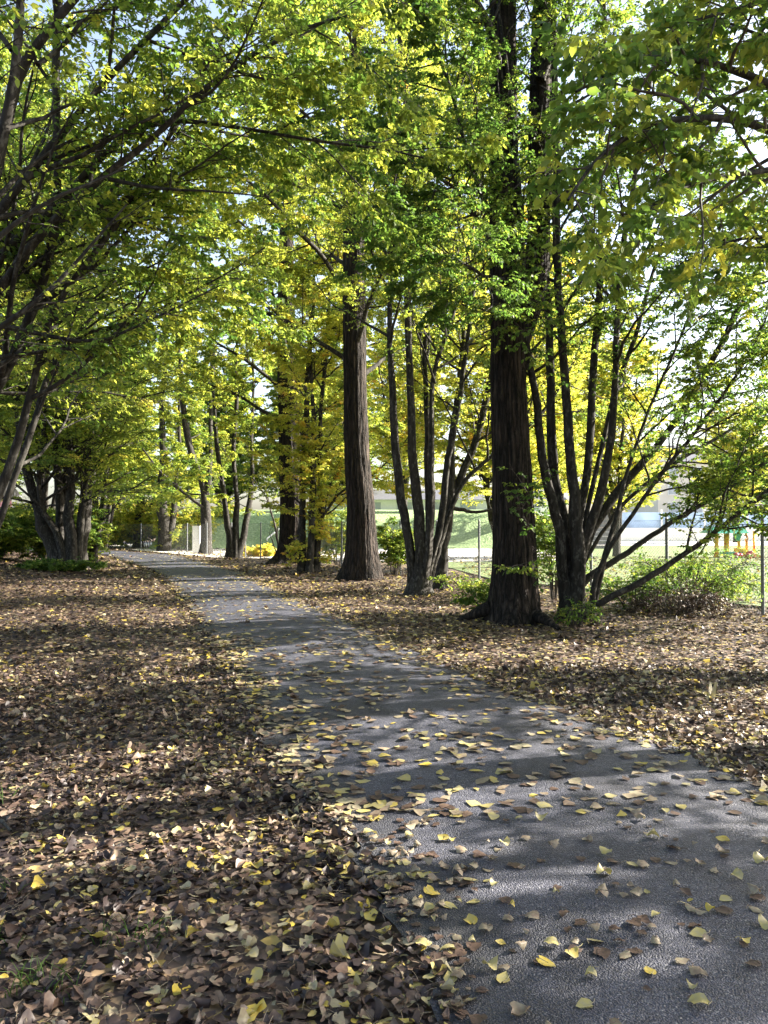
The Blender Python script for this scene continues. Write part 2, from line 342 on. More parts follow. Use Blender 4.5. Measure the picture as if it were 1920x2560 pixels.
CAMP = np.array([0, 0, CAM_H])
def crown_of(stems, root, g, t0=.3, nb=12, l0=3.2, l1=1.3, ang=55, trop=.25, n2=9, n3=5, nl=7, leaf=.075, tone=.3, tvar=.12, fine=True,
             zmin=2.4, twigs=True, bias=None, droop=.45, m1=9, k2=.42, bark=None, keep=None, crown_name='crown', dense=1.4, leafmat=None):
    """side limbs, sprays, twigs and leaves on the given stems. Limbs become one mesh, the leaves another."""
    if crown_name == 'crown':                                          # fuller crowns than the shoots and shrubs
        nb, n2, n3, nl, leaf = round(nb * dense), round(n2 * 1.35), round(n3 * 1.4), nl + 2, leaf * .98
    P = np.stack([smooth_line(p, r, 16)[0] for p, r in stems]); R = np.stack([smooth_line(p, r, 16)[1] for p, r in stems])
    Q1, R1, L1 = spawn_round(P, R, nb, t0, 1.0, l0, l1, ang, m1, trop, .35, g, bias)
    low = Q1[:, -1, 2] > zmin + .1; Q1, R1 = Q1[low], R1[low]               # no bare low limbs
    tips, tr = P[:, 9:], R[:, 9:]                                      # the stems' own ends carry sprays too
    Q2, R2, _ = spawn_flat(Q1, R1, n2, .22, 1.0, k2, 48, 6, .18, g)
    Qt, Rt, _ = spawn_flat(tips, np.minimum(tr, .03), n2, .2, 1.0, .25, 55, 6, .1, g)
    Q2 = np.concatenate([Q2, Qt]); R2 = np.concatenate([R2, Rt])
    ok = (Q2[:, -1, 2] > zmin) & (np.linalg.norm(Q2[:, 2] - CAMP, axis=1) > 2.6)
    if keep is not None: ok &= keep(Q2[:, 3])
    Q2, R2 = Q2[ok], R2[ok]
    Q3, R3, id3 = spawn_flat(Q2, R2, n3, .15, 1.0, .5, 45, 4, .25, g, .12)
    tb = tone + g.normal(size=len(Q2)) * tvar
    a = leaves_on(Q3, nl, .1, leaf, droop, g, tb[id3]); b = leaves_on(Q2, max(3, nl // 2), .35, leaf, droop, g, tb)
    pos, ax, nn, sz, tn = [np.concatenate(z) for z in zip(a, b)]
    far = (np.linalg.norm(pos - CAMP, axis=1) > 2.3) & (pos[:, 2] > zmin - .5)
    if keep is not None: far &= keep(pos)
    pos, ax, nn, sz, tn = pos[far], ax[far], nn[far], sz[far], tn[far]
    mb = MB().tubes(Q1, R1, 6).tubes(Q2, R2, 4)
    if twigs: mb.tubes(Q3, R3 * .8, 3)
    br = mb.build('branch_sprays', bark or TWIG, root, smooth=True)
    V, Fq, tt = leaf_mesh(pos, ax, nn, sz, np.clip(tn, 0, 1), fine, g)
    cr = mesh(crown_name, V, Fq, leafmat or LEAF, root, tone=tt)
    return len(pos)
NLEAF = 0
def flare(P, R, k, h, amt, g, lobes):
    """radius factors (m,k): ridged bark and spreading root feet below height h"""
    m = len(P); a = np.arange(k) / k * 2 * math.pi
    z = (P[:, 2] - P[0, 2])[:, None]
    ph = g.random(lobes) * 6.28
    lob = sum(np.maximum(0, np.cos((a[None] - p))) ** 10 for p in ph)
    ridge = 1 + .035 * np.sin(a[None] * 17 + .6 * np.sin(z * 1.7)) + .025 * np.sin(a[None] * 29 + z * .8) + g.normal(size=(m, k)) * .012
    return ridge * (1 + (amt * .45 + amt * lob) * np.exp(-z / h))
def big_trunk(pts, rad, root, bark, g, k=64, m=70, h=.45, amt=.55, lobes=7, name='trunk', lobed=0.0, la=0.0):
    P, R = smooth_line(pts, rad, m)
    s = np.linspace(0, 1, m) ** 1.5 * (m - 1); i = np.minimum(s.astype(int), m - 2); f = (s - i)[:, None]
    P = P[i] * (1 - f) + P[i + 1] * f; R = R[i] * (1 - f[:, 0]) + R[i + 1] * f[:, 0]
    rd = flare(P, R, k, h, amt, g, lobes)
    if lobed: rd = rd * (1 - lobed * np.maximum(0, np.cos(np.arange(k) / k * 2 * math.pi - la)) ** 24)[None]
    V, Fq = tube(P, R, k, ridge=rd[None])
    return mesh(name, V, Fq, bark, root)
def stem_tubes(stems, root, bark, g, k=14, m=40, name='stem', flare_h=.25, flare_a=.35):
    for p, r in stems:
        P, R = smooth_line(p, r, m)
        kn = 1 + .10 * np.sin(np.linspace(0, 9 + 6 * g.random(), m) + g.random() * 6)      # the stem's own swellings
        u_ = np.linspace(0, 1, m)[:, None]; P[4:-1] += (g.normal(size=(m - 5, 3)) * .12 + (np.sin(u_ * g.uniform(14, 24, 3) + g.uniform(0, 6, 3)) * .35)[4:-1]) * R[4:-1, None]   # kinks
        a = np.arange(k) / k * 2 * math.pi
        rd = (kn[:, None] * (1 + .07 * np.sin(a * 3 + g.random() * 6) + .05 * np.sin(a * 5 + g.random() * 6))[None] + g.normal(size=(m, k)) * .02)
        z = P[:, 2] - hgt(P[:, 0], P[:, 1]); rd = rd * (1 + flare_a * np.exp(-np.maximum(0, z) / flare_h))[:, None]
        V, Fq = tube(P, R, k, ridge=rd[None]); mesh(name, V, Fq, bark, root)

TREES = []
def copy_tree(o, loc, rz, s, label, group):
    c = o.copy(); COL.objects.link(c); c.location = loc; c.rotation_euler = (0, 0, rz); c.scale = (s, s, s)
    c['label'] = label; c['group'] = group
    for ch in list(o.children):
        d = ch.copy(); COL.objects.link(d); d.parent = c
    return c
# ------------------------------------------------------------------ the trees of the row
def R_(n): return np.random.default_rng(n)
def at_ground(px, py): p = G(px, py); p[2] = hgt(p[0], p[1]) - .05; return p

# near left hornbeam, its foot just outside the frame
g = R_(1); root = thing('hornbeam_tree', 'green tree leaning in from the left, grey stems arching overhead', 'tree', (-4.9, 8.0, 0))
b0 = (-4.9, 8.0, -.1)
st = [stem([(-60, 1420), (0, 1226), (30, 1152), (60, 1018), (80, 958), (104, 839), (125, 779), (173, 716), (239, 636), (277, 590), (380, 420), (470, 250)], 8.0, 7.6, .085, .03, 2.0, b0, (.2, 0)),
      stem([(-40, 1400), (45, 1167), (89, 1062), (119, 943), (149, 892), (209, 803), (298, 737), (400, 716), (520, 690), (640, 700)], 8.1, 9.4, .06, .012, 0, b0),
      stem([(-190, 1330), (0, 973), (30, 883), (69, 809), (89, 749), (113, 675), (128, 600), (139, 579), (147, 434), (141, 289), (147, 145), (150, 0)], 8.0, 7.4, .10, .05, 2.5, b0),
      stem([(-260, 1250), (-120, 860), (0, 640), (116, 538), (260, 376), (347, 307), (428, 298), (550, 312), (752, 347), (960, 370), (1080, 400)], 7.6, 7.4, .085, .012, 0, b0),
      stem([(-300, 1200), (-140, 740), (0, 515), (133, 370), (226, 249), (336, 127), (463, 0)], 7.2, 6.6, .09, .035, 2.5, b0, (.3, .1)),
      stem([(-230, 1250), (-60, 800), (116, 570), (240, 450), (376, 347), (521, 214), (608, 156), (694, 98), (780, 60), (868, 40)], 7.4, 6.4, .08, .014, 0, b0),
      stem([(-280, 1200), (-80, 640), (0, 380), (23, 260), (46, 174), (116, 87), (200, -10)], 6.6, 6.0, .10, .05, 2.5, b0, (.2, .1)),
      stem([(-300, 1150), (-90, 600), (-10, 400), (30, 200), (50, 0)], 6.4, 5.8, .09, .05, 2.5, b0),
      stem([(-260, 1280), (-100, 760), (60, 690), (200, 560), (330, 420), (463, 330), (567, 250), (690, 170)], 7.8, 8.6, .06, .012, 0, b0)]
st = [(p, r * .62) for p, r in st]
stem_tubes(st, root, SMOOTH, g, m=46)
NLEAF += crown_of(st, root, g, t0=.34, nb=10, l0=2.3, l1=1.1, ang=50, n2=9, n3=5, nl=7, leaf=.057, tone=.36, tvar=.14, dense=1.15, zmin=2.9, bias=(.3, .6, .1), keep=lambda p: (p[:, 1] > 7.0 + .35 * np.sin(p[:, 0] * 3)) | (np.abs(np.sin(p[:, 0] * 977.3)) < np.where(p[:, 2] > 5, .95, .4)), bark=SMOOTH)

# near right tree outside the frame, big leaves hang into the upper right corner
g = R_(2); root = thing('lime_tree', 'tree beyond the right edge, its large green leaves hanging into the upper right', 'tree', (5.6, 6.2, 0))
b0 = (5.6, 6.2, -.1)
st = [(np.array([b0, (5.5, 6.2, 2), (5.3, 6.1, 4.5), (5.2, 6.0, 8), (5.1, 6, 12)]), np.array([.30, .24, .19, .14, .04])),
      stem([(2350, 900), (2150, 520), (1960, 330), (1800, 290), (1640, 300), (1500, 380), (1420, 500)], 6.0, 4.3, .04, .007),
      stem([(2350, 700), (2100, 330), (1900, 190), (1760, 150), (1600, 150), (1440, 230)], 6.0, 4.6, .04, .007),
      stem([(2350, 800), (2150, 460), (1980, 420), (1860, 430), (1700, 470), (1560, 560)], 6.0, 4.6, .035, .007),
      stem([(2300, 500), (2150, 120), (1980, -20), (1860, 20), (1700, 60)], 6.0, 5.0, .04, .007),
      stem([(2300, 560), (2150, 260), (1990, 130), (1900, 90), (1780, 40)], 6.4, 6.6, .04, .007),
      stem([(2350, 1000), (2150, 700), (1980, 600), (1860, 590), (1700, 660)], 6.4, 6.2, .035, .007)]
big_trunk(st[0][0], st[0][1], root, SMOOTH, g, k=28)
stem_tubes(st[1:], root, SMOOTH, g, k=8, m=30, name='limb', flare_a=0)
def keep_R0(p):    # leaves only where the photo shows them: above and to the right of the path
    return (p[:, 0] > .9 + .0 * p[:, 1]) & (p[:, 1] > 2.6)
NLEAF += crown_of(st[:1], root, g, t0=.42, nb=26, l0=3.4, l1=1.4, n2=8, n3=5, nl=6, leaf=.09, tone=.28, zmin=4.4, keep=lambda p: p[:, 0] > 2.6)
NLEAF += crown_of(st[1:], root, g, t0=.45, nb=12, l0=.9, l1=.5, ang=48, trop=-.15, n2=6, n3=3, nl=7, leaf=.064, tone=.34, tvar=.16, zmin=2.5, keep=keep_R0, m1=7, crown_name='foliage')

# the thick dark trunk right of the path with its ivy shoots
g = R_(3); b = at_ground(1288, 1551); root = thing('old_tree', 'thickest nearest dark trunk with deep furrows and a fork high up', 'tree', b)
d = b[1]
P0 = np.array([W(1288, 1565, d), W(1287, 1400, d), W(1280, 1200, d), W(1272, 1000, d), W(1270, 800, d), W(1264, 578, d), W(1258, 300, d), W(1256, 0, d), W(1256, -300, d)]); P0[0, 2] = -.05
big_trunk(P0, np.array([.40, .36, .325, .30, .285, .265, .235, .22, .15]), root, FURROW, g, k=72, m=90, h=.38, amt=.28, lobed=.14, la=-1.3)
P1 = np.array([W(1288, 900, d + .1), W(1312, 800, d + .15), W(1338, 723, d + .25), W(1346, 578, d + .3), W(1350, 289, d + .3), W(1358, 0, d + .4), W(1370, -250, d + .4)])
big_trunk(P1, np.array([.14, .21, .205, .185, .20, .18, .12]), root, FURROW, g, k=40, m=50, amt=0, name='fork')
for (x, y, x2, y2) in [(1225, 1520, 1140, 1550), (1330, 1535, 1400, 1572)]:
    p, q = W(x, y, d), G(x2, y2)
    if y2 > 1551: p = W(x, y, d - .25)
    mid = (p + q) / 2; mid[2] = .10; q[2] = -.02
    big_trunk(np.array([p, mid, q]), np.array([.13, .08, .03]), root, FURROW, g, k=14, m=14, amt=0, name='root')
lim = [(np.array([W(1265, 250, d), W(1220, 60, d - .6), W(1120, -150, d - 1.5), W(1000, -300, d - 2.5)]), np.array([.08, .06, .045, .02])),
       (np.array([W(1262, 620, d), W(1225, 540, d - .3), W(1170, 380, d - .8), W(1120, 200, d - 1.2), W(1060, 40, d - 1.5)]), np.array([.05, .045, .035, .025, .012])),
       (np.array([W(1262, 660, d), W(1150, 480, d - .7), W(1060, 420, d - 1.2), W(960, 400, d - 1.6)]), np.array([.04, .03, .02, .01])),
       (np.array([W(1350, 200, d), W(1420, 20, d), W(1500, -200, d + .5), W(1600, -420, d + .8)]), np.array([.09, .07, .05, .02])),
       (np.array([W(1262, 0, d), W(1300, -300, d - 1), W(1350, -600, d - 2), W(1400, -900, d - 2)]), np.array([.15, .12, .09, .03])),
       (np.array([W(1262, 700, d - .2), W(1210, 690, d - 1.0), W(1130, 640, d - 1.8), W(1050, 640, d - 2.2)]), np.array([.035, .025, .016, .008]))]
stem_tubes(lim, root, SMOOTH, g, k=10, m=30, name='limb', flare_a=0)
NLEAF += crown_of(lim, root, g, t0=.25, nb=12, l0=1.7, l1=1.0, n2=8, n3=4, nl=7, leaf=.060, tone=.22, tvar=.10, dense=1.7, zmin=4.2, bark=SMOOTH)
# short leafy shoots straight out of the trunk
t = np.array([(1300, 1270), (1310, 1240), (1330, 700), (1312, 650), (1335, 760), (1240, 640), (1300, 560), (1290, 1420), (1320, 830), (1245, 760), (1330, 900), (1345, 620), (1260, 820), (1230, 500)])
sh = [(np.array([W(x, y, d - .2), W(x + 12, y - 10, d - .5), W(x + 30 * math.sin(i * 2.1), y + 5, d - .9)]), np.array([.012, .009, .005])) for i, (x, y) in enumerate(t)]
NLEAF += crown_of(sh, root, g, t0=.3, nb=4, l0=.6, l1=.3, n2=3, n3=2, nl=4, leaf=.075, tone=.25, zmin=.4, m1=5, crown_name='foliage')

# many stemmed hornbeam beside it, limbs fanning to the right
g = R_(4); b = at_ground(1430, 1545); root = thing('hornbeam_tree', 'many stemmed grey tree fanning out to the right, brambles at its foot', 'tree', b)
d = b[1]; b0 = b
st = [stem([(1405, 1500), (1410, 1400), (1400, 1300), (1359, 1200), (1336, 984), (1319, 868), (1313, 723), (1300, 560), (1285, 300)], d, d - .6, .13, .05, 3, b0, (-.1, 0)),
      stem([(1420, 1500), (1425, 1380), (1400, 1270), (1388, 1200), (1374, 984), (1365, 694), (1371, 520), (1382, 170)], d + .1, d + .3, .17, .07, 4, b0),
      stem([(1445, 1480), (1450, 1350), (1440, 1250), (1428, 1200), (1411, 984), (1397, 694), (1391, 492), (1388, 290), (1385, 116)], d - .15, d - .6, .17, .06, 4, b0),
      stem([(1440, 1430), (1440, 1330), (1450, 1250), (1469, 1157), (1483, 984), (1498, 723), (1501, 520), (1504, 300), (1510, 60)], d + .1, d + .8, .13, .045, 3, b0),
      stem([(1450, 1420), (1470, 1330), (1504, 1245), (1515, 1175), (1533, 1041), (1538, 839), (1550, 665), (1585, 463), (1602, 330), (1640, 120)], d - .05, d - .6, .125, .04, 3, b0),
      stem([(1440, 1440), (1452, 1355), (1538, 1245), (1648, 1112), (1729, 984), (1816, 839), (1914, 636), (2000, 480)], d + .1, d + .6, .125, .05, 3, b0, (.3, 0)),
      stem([(1445, 1480), (1457, 1447), (1538, 1401), (1643, 1331), (1753, 1262), (1920, 1152), (2050, 1080)], d, d + 1.0, .11, .035, 1.5, b0, (.3, 0)),
      stem([(1470, 1530), (1510, 1505), (1573, 1470), (1660, 1418), (1758, 1355), (1840, 1285), (1909, 1233), (2000, 1170)], d - .3, d - 1.0, .085, .035, 1.0, (b0[0] + .2, b0[1] - .1, -.05), (.3, 0)),
      stem([(1478, 1530), (1480, 1499), (1492, 1447), (1521, 1366), (1590, 1273), (1671, 1163), (1760, 1050), (1850, 930)], d - .3, d - .9, .08, .03, 2, (b0[0] + .3, b0[1] - .1, -.05)),
      stem([(1500, 1440), (1521, 1360), (1544, 1291), (1555, 1215), (1590, 1112), (1640, 980), (1720, 800), (1780, 640)], d - .35, d, .06, .025, 2, (b0[0] + .3, b0[1] - .1, -.05)),
      stem([(1460, 1300), (1500, 1130), (1545, 960), (1590, 840), (1625, 694), (1683, 549), (1706, 434), (1735, 289)], d + .3, d + 1.4, .07, .03, 2, b0),
      stem([(1450, 1420), (1560, 1250), (1700, 1150), (1800, 1090), (1920, 1010), (2060, 930)], d + .3, d + 2.2, .06, .025, 1.5, b0)]
st = [(p, r * .74) for p, r in st]
big_trunk(np.array([b, W(1434, 1490, d), W(1436, 1420, d)]), np.array([.27, .21, .12]), root, SMOOTH, g, k=28, m=20, h=.2, amt=.25)
stem_tubes(st, root, SMOOTH, g, m=44, k=16)
NLEAF += crown_of(st, root, g, t0=.34, nb=16, l0=1.9, l1=1.2, ang=50, n2=8, n3=4, nl=6, leaf=.064, tone=.29, tvar=.14, zmin=1.5, bias=(.35, .2, 0), bark=SMOOTH)
NLEAF += crown_of(st[6:9], root, g, t0=.35, nb=10, l0=.9, l1=.8, ang=60, trop=-.6, n2=5, n3=3, nl=5, leaf=.078, tone=.3, tvar=.12, zmin=.5, crown_name='foliage')

# two clumps left of the thick trunk
g = R_(5); b = at_ground(1047, 1486); root = thing('hornbeam_tree', 'multi stemmed tree with dark vase of stems between the two thick trunks', 'tree', b); d = b[1]
st = [stem([(1030, 1470), (1030, 1390), (1010, 1300), (1000, 1200), (984, 1050), (978, 950), (973, 860), (975, 760), (985, 560), (990, 420)], d, d - .3, .17, .06, 4, (b[0] - .15, b[1], -.05)),
      stem([(1052, 1470), (1055, 1380), (1048, 1300), (1040, 1200), (1030, 1050), (1018, 900), (1015, 700), (1018, 560), (1030, 330), (1005, 150)], d, d - .5, .21, .06, 4, b),
      stem([(1060, 1470), (1068, 1370), (1085, 1290), (1078, 1200), (1075, 1090), (1082, 950), (1110, 850), (1140, 760)], d - .1, d - .4, .15, .05, 4, b),
      stem([(1062, 1470), (1080, 1380), (1105, 1290), (1118, 1190), (1130, 1090), (1150, 980), (1165, 900), (1180, 760)], d, d, .16, .05, 4, b),
      stem([(1070, 1480), (1095, 1370), (1120, 1290), (1160, 1200), (1215, 1150), (1270, 1110), (1340, 1050)], d + .1, d + .8, .10, .05, 3, b),
      stem([(1065, 1470), (1072, 1350), (1065, 1200), (1070, 1000), (1060, 880), (1080, 700), (1060, 500)], d + .2, d + .5, .12, .05, 4, b)]
st = [(p, r * .74) for p, r in st]
big_trunk(np.array([b, W(1052, 1430, d), W(1056, 1360, d)]), np.array([.30, .22, .12]), root, SMOOTH, g, k=28, m=20, h=.2, amt=.25)
stem_tubes(st, root, SMOOTH, g, m=44, k=16)
NLEAF += crown_of(st, root, g, t0=.40, nb=13, l0=3.0, l1=1.5, ang=55, n2=9, n3=4, nl=6, leaf=.072, tone=.48, tvar=.12, zmin=3.4, bias=(-.3, -.1, 0), bark=SMOOTH)
g = R_(6); b = at_ground(1100, 1476); root = thing('hornbeam_tree', 'pale sunlit leaning trunk just right of the dark vase of stems', 'tree', b); d = b[1]
st = [stem([(1098, 1450), (1110, 1380), (1122, 1300), (1140, 1230), (1150, 1180), (1190, 1100), (1230, 960), (1250, 760)], d, d + .5, .21, .07, 4, b),
      stem([(1130, 1270), (1180, 1280), (1235, 1275), (1300, 1230), (1380, 1200)], d, d + .3, .06, .025, 0),
      stem([(1118, 1330), (1128, 1220), (1130, 1100), (1150, 950), (1160, 800), (1150, 600)], d + .1, d + .5, .13, .05, 4)]
st = [(p, r * .84) for p, r in st]; stem_tubes(st, root, SMOOTH, g, m=44, k=16)
NLEAF += crown_of(st, root, g, t0=.30, nb=14, l0=2.6, l1=1.5, ang=58, n2=8, n3=4, nl=6, leaf=.078, tone=.62, tvar=.1, zmin=2.2, bark=SMOOTH)

# the two thick trunks farther on
def tall_tree(seed, label, px, py, pix, rad, tone, leaf, nlimb=10, tvar=.1, zl=6.5, zmin=3.8, reach=4.5, **kw):
    global NLEAF
    g = R_(seed); b = at_ground(px, py); root = thing('old_tree', label, 'tree', b); d = b[1]
    P = np.array([b] + [W(x, y, d) for x, y in pix]); top = P[-1] + np.array([.2, .3, 4.0]); P = np.vstack([P, top])
    big_trunk(P, np.array(rad), root, FURROW, g, k=56, m=70, **kw)
    st = []
    for i in range(nlimb):
        z = zl + (P[-1, 2] - zl - .8) * i / nlimb + g.uniform(-.3, .3); a = i * 2.4 + g.uniform(0, 1)
        c = np.array([np.interp(z, P[:, 2], P[:, 0]), np.interp(z, P[:, 2], P[:, 1]), z]); r = reach * (1 - .5 * i / nlimb) * g.uniform(.8, 1.15)
        u = np.array([math.cos(a), math.sin(a), 0])
        st.append((np.array([c, c + u * r * .35 + (0, 0, r * .22), c + u * r * .7 + (0, 0, r * .36), c + u * r + (0, 0, r * .38)]), np.array([.085, .06, .04, .015])))
    stem_tubes(st, root, SMOOTH, g, k=8, m=20, name='limb', flare_a=0)
    NLEAF += crown_of(st, root, g, t0=.2, nb=11, l0=1.9, l1=1.1, n2=8, n3=4, nl=5, leaf=leaf, tone=tone, tvar=tvar, zmin=zmin, fine=d < 26, twigs=d < 30, bark=SMOOTH)
    return root
tall_tree(7, 'thick furrowed trunk with flaring foot standing alone, middle one of the three thick trunks', 903, 1450, [(905, 1400), (903, 1270), (892, 1150), (888, 984), (886, 752), (884, 520), (884, 300)],
          [.50, .46, .40, .37, .34, .33, .31, .28, .12], .50, .08, h=.4, amt=.3, zl=6.0, nlimb=20, zmin=4.0, reach=5.8)
tall_tree(8, 'thick trunk with leafy ivy stems leaning on it, farthest of the three thick trunks', 728, 1412, [(732, 1370), (731, 1270), (726, 1150), (722, 1050), (716, 850), (715, 600)],
          [.60, .54, .49, .46, .42, .36, .30, .12], .50, .12, h=.4, amt=.3, zl=4.8, nlimb=20, zmin=3.4, reach=6.5)
def multi(seed, label, px, py, stems, tone, leaf, group=None, up=3.5, nb=10, l0=2.6, zmin=2.4, dz=0.0, fine=False, ivy=0, dense2=2.0, **kw):
    """multi stemmed tree from photo pixels; every stem a part"""
    global NLEAF
    g = R_(seed); b = at_ground(px, py); root = thing('hornbeam_tree', label, 'tree', b, group); d = b[1]
    st = [stem(pix, d + o0, d + o1, r0, r1, up, b + np.array([(pix[0][0] - px) / F * d * .8, o0, 0])) for pix, o0, o1, r0, r1 in stems]
    stem_tubes(st, root, SMOOTH, g, m=34, k=12)
    NLEAF += crown_of(st, root, g, t0=.16, nb=nb, l0=l0, l1=1.4, trop=.02, n2=10, n3=5, nl=6, leaf=leaf, tone=tone, zmin=zmin, fine=fine, dense=dense2, twigs=d < 24, bark=SMOOTH, **kw)
    if ivy:
        sh = []
        for p, r in st[:ivy]:
            for z in np.linspace(.4, 4.2, 9):
                c = np.array([np.interp(z, p[:, 2], p[:, 0]), np.interp(z, p[:, 2], p[:, 1]), z]); a = g.uniform(0, 6.28)
                sh.append((np.array([c, c + .2 * np.array([math.cos(a), math.sin(a), .3]), c + .5 * np.array([math.cos(a), math.sin(a), .1])]), np.array([.015, .01, .006])))
        NLEAF += crown_of(sh, root, g, t0=.2, nb=5, l0=.5, l1=.3, n2=4, n3=2, nl=5, leaf=.10, tone=tone + .05, zmin=.2, fine=False, twigs=False, m1=5, crown_name='foliage')
    return root
multi(9, 'slender stems wrapped in yellowing ivy leaves in front of the farthest thick trunk', 770, 1432,
      [([(755, 1400), (752, 1300), (758, 1180), (765, 1000), (780, 800)], 0, .3, .16, .07), ([(775, 1400), (780, 1300), (785, 1180), (782, 1000), (775, 840)], -.2, 0, .13, .06),
       ([(790, 1390), (800, 1300), (804, 1246), (800, 1150), (805, 1000), (820, 800)], .1, .6, .15, .06), ([(800, 1300), (850, 1230), (930, 1190)], .1, .8, .07, .03)], .66, .10, ivy=3, zmin=2.0)
multi(10, 'far vase shaped tree with three pale lower stems at the sunlit bend', 584, 1397,
      [([(577, 1370), (578, 1340), (570, 1300), (563, 1250), (550, 1180), (540, 1080)], 0, 0, .22, .09), ([(590, 1370), (588, 1330), (592, 1270), (585, 1150), (590, 1000)], 0, .3, .20, .09),
       ([(595, 1375), (612, 1340), (620, 1290), (628, 1220), (630, 1120)], 0, .5, .21, .09)], .46, .13, zmin=2.0, l0=2.6, dense2=1.0, up=7, keep=lambda p: p[:, 2] > 3.2 + .5 * (p[:, 0] + 7.2))
multi(11, 'far tree with one twisted trunk forking low, left of the vase shaped tree', 515, 1386,
      [([(515, 1340), (514, 1300), (512, 1240), (495, 1180), (470, 1100), (455, 980)], 0, 0, .32, .14), ([(520, 1320), (518, 1270), (520, 1230), (524, 1150), (530, 1000)], 0, .3, .24, .12),
       ([(518, 1270), (480, 1250), (440, 1215), (400, 1180)], 0, -1, .12, .05)], .42, .15, zmin=2.1, l0=2.8, dense2=1.0, up=7, keep=lambda p: p[:, 2] > 3.2 + .5 * (p[:, 0] + 10.2))
multi(12, 'far reddish trunk wrapped in ivy at the end of the path', 411, 1379,
      [([(411, 1330), (410, 1280), (408, 1200), (405, 1100), (410, 960)], 0, 0, .40, .16), ([(420, 1340), (432, 1290), (440, 1230), (445, 1120)], 0, .4, .26, .12)], .52, .17, zmin=2.0, l0=3.6, ivy=2, up=7)
multi(13, 'dark far trunk with a low limb at the left end of the path bend', 343, 1371,
      [([(345, 1330), (347, 1280), (350, 1200), (350, 1050), (345, 950)], 0, 0, .40, .16), ([(350, 1310), (372, 1280), (390, 1250), (420, 1200)], 0, 0, .22, .1)], .34, .18, zmin=2.2, l0=3.8, up=7)
multi(14, 'broad clump of many pale stems with a mossy foot left of the path', 186, 1428,
      [([(150, 1390), (115, 1330), (92, 1270), (70, 1190), (50, 1050), (40, 900)], 0, -.5, .32, .08), ([(165, 1390), (140, 1330), (108, 1290), (95, 1200), (110, 1050)], -.3, -.6, .17, .06),
       ([(180, 1400), (178, 1330), (176, 1270), (178, 1200), (170, 1050), (150, 850)], -.2, 0, .26, .09), ([(158, 1380), (150, 1300), (145, 1230), (140, 1150), (130, 900)], .2, .8, .24, .09),
       ([(195, 1400), (198, 1340), (205, 1290), (212, 1230), (225, 1150), (240, 950)], -.1, .3, .20, .07), ([(170, 1370), (160, 1260), (165, 1180), (200, 1000), (215, 820)], .4, 1, .18, .06),
       ([(200, 1400), (210, 1330), (222, 1260), (228, 1150), (232, 1000)], .6, 1.2, .19, .07)], .42, .10, nb=14, l0=4.2, zmin=1.4, up=7, fine=False, tvar=.12)
multi(15, 'ivy covered leaning stem just behind the broad clump of stems', 232, 1411,
      [([(232, 1380), (240, 1340), (250, 1300), (262, 1260), (265, 1200), (270, 1050)], 0, 0, .22, .08), ([(222, 1390), (225, 1340), (232, 1290), (230, 1200), (240, 1050)], .2, 0, .24, .09)], .38, .12, ivy=1, zmin=2.2, l0=3.0)

# thin dark trunks of the trees farther back on the left
for i, (px, d, lab, tn) in enumerate([(-560, 12.5, 'green tree outside the left edge whose crown closes the roof of leaves at upper left', .36), (-150, 17.5, 'olive green tree just outside the left edge, its crown filling the gap over the path', .50), (108, 38, 'dark slim tree behind the left clump of stems, half lost in leaves', .45), (262, 52, 'tall far tree with yellow green crown left of the path bend', .55)]):
    x = (px - CX) / F * d; b = np.array([x, d, hgt(np.array(x), np.array(float(d))) - .05]); g = R_(40 + i)
    root = thing('hornbeam_tree', lab, 'tree', b)
    st = []
    for j in range(4):
        a = j * 1.57 + g.random(); u = np.array([math.cos(a), math.sin(a), 0])
        st.append((np.array([b, b + u * .35 + (0, 0, 2), b + u * .9 + (0, 0, 5), b + u * 1.3 + (0, 0, 9), b + u * 1.5 + (0, 0, 12.5)]), np.array([.15, .12, .10, .06, .02])))
    stem_tubes(st, root, SMOOTH, g, k=10, m=30)
    NLEAF += crown_of(st, root, g, t0=.33, nb=18, l0=4.6 if d < 20 else 3.2, l1=1.6, n2=10, n3=5, nl=6, leaf=.070 if d < 20 else .13, dense=2.5, tone=tn, zmin=2.2, fine=d < 20, twigs=d < 20, bark=SMOOTH)

# ------------------------------------------------------------------ trees beyond the fence and the far wood: two models, copied
def model(seed, name, label, loc, tone, leaf, h, group, tvar=.12, zmin=2.0, l0=3.4, nb=20):
    global NLEAF
    g = R_(seed); b = np.array(loc, float); root = thing(name, label, 'tree', b, group)
    st = []
    for j in range(5):
        a = j * 1.26 + g.random(); u = np.array([math.cos(a), math.sin(a), 0])
        st.append((np.array([b - (0, 0, .05), b + u * .15 + (0, 0, .15 * h), b + u * .9 + (0, 0, .4 * h), b + u * 1.6 + (0, 0, .7 * h), b + u * 2.0 + (0, 0, h)]), np.array([.18, .15, .11, .07, .02])))
    stem_tubes(st, root, SMOOTH, g, k=10, m=26)
    NLEAF += crown_of(st, root, g, t0=.2, nb=nb, l0=l0, l1=1.4, n2=9, n3=5, nl=5, leaf=leaf, tone=tone, tvar=tvar, zmin=zmin, fine=False, dense=1.7, twigs=False, bark=SMOOTH)
    return root
YG = 'yellow trees beyond the fence'
ym = model(60, 'yellow_tree', 'golden tree beyond the fence, seen between the pale leaning trunk and the thick dark trunk', (4.3, 29.5, 0), .66, .14, 12, YG, zmin=2.1)
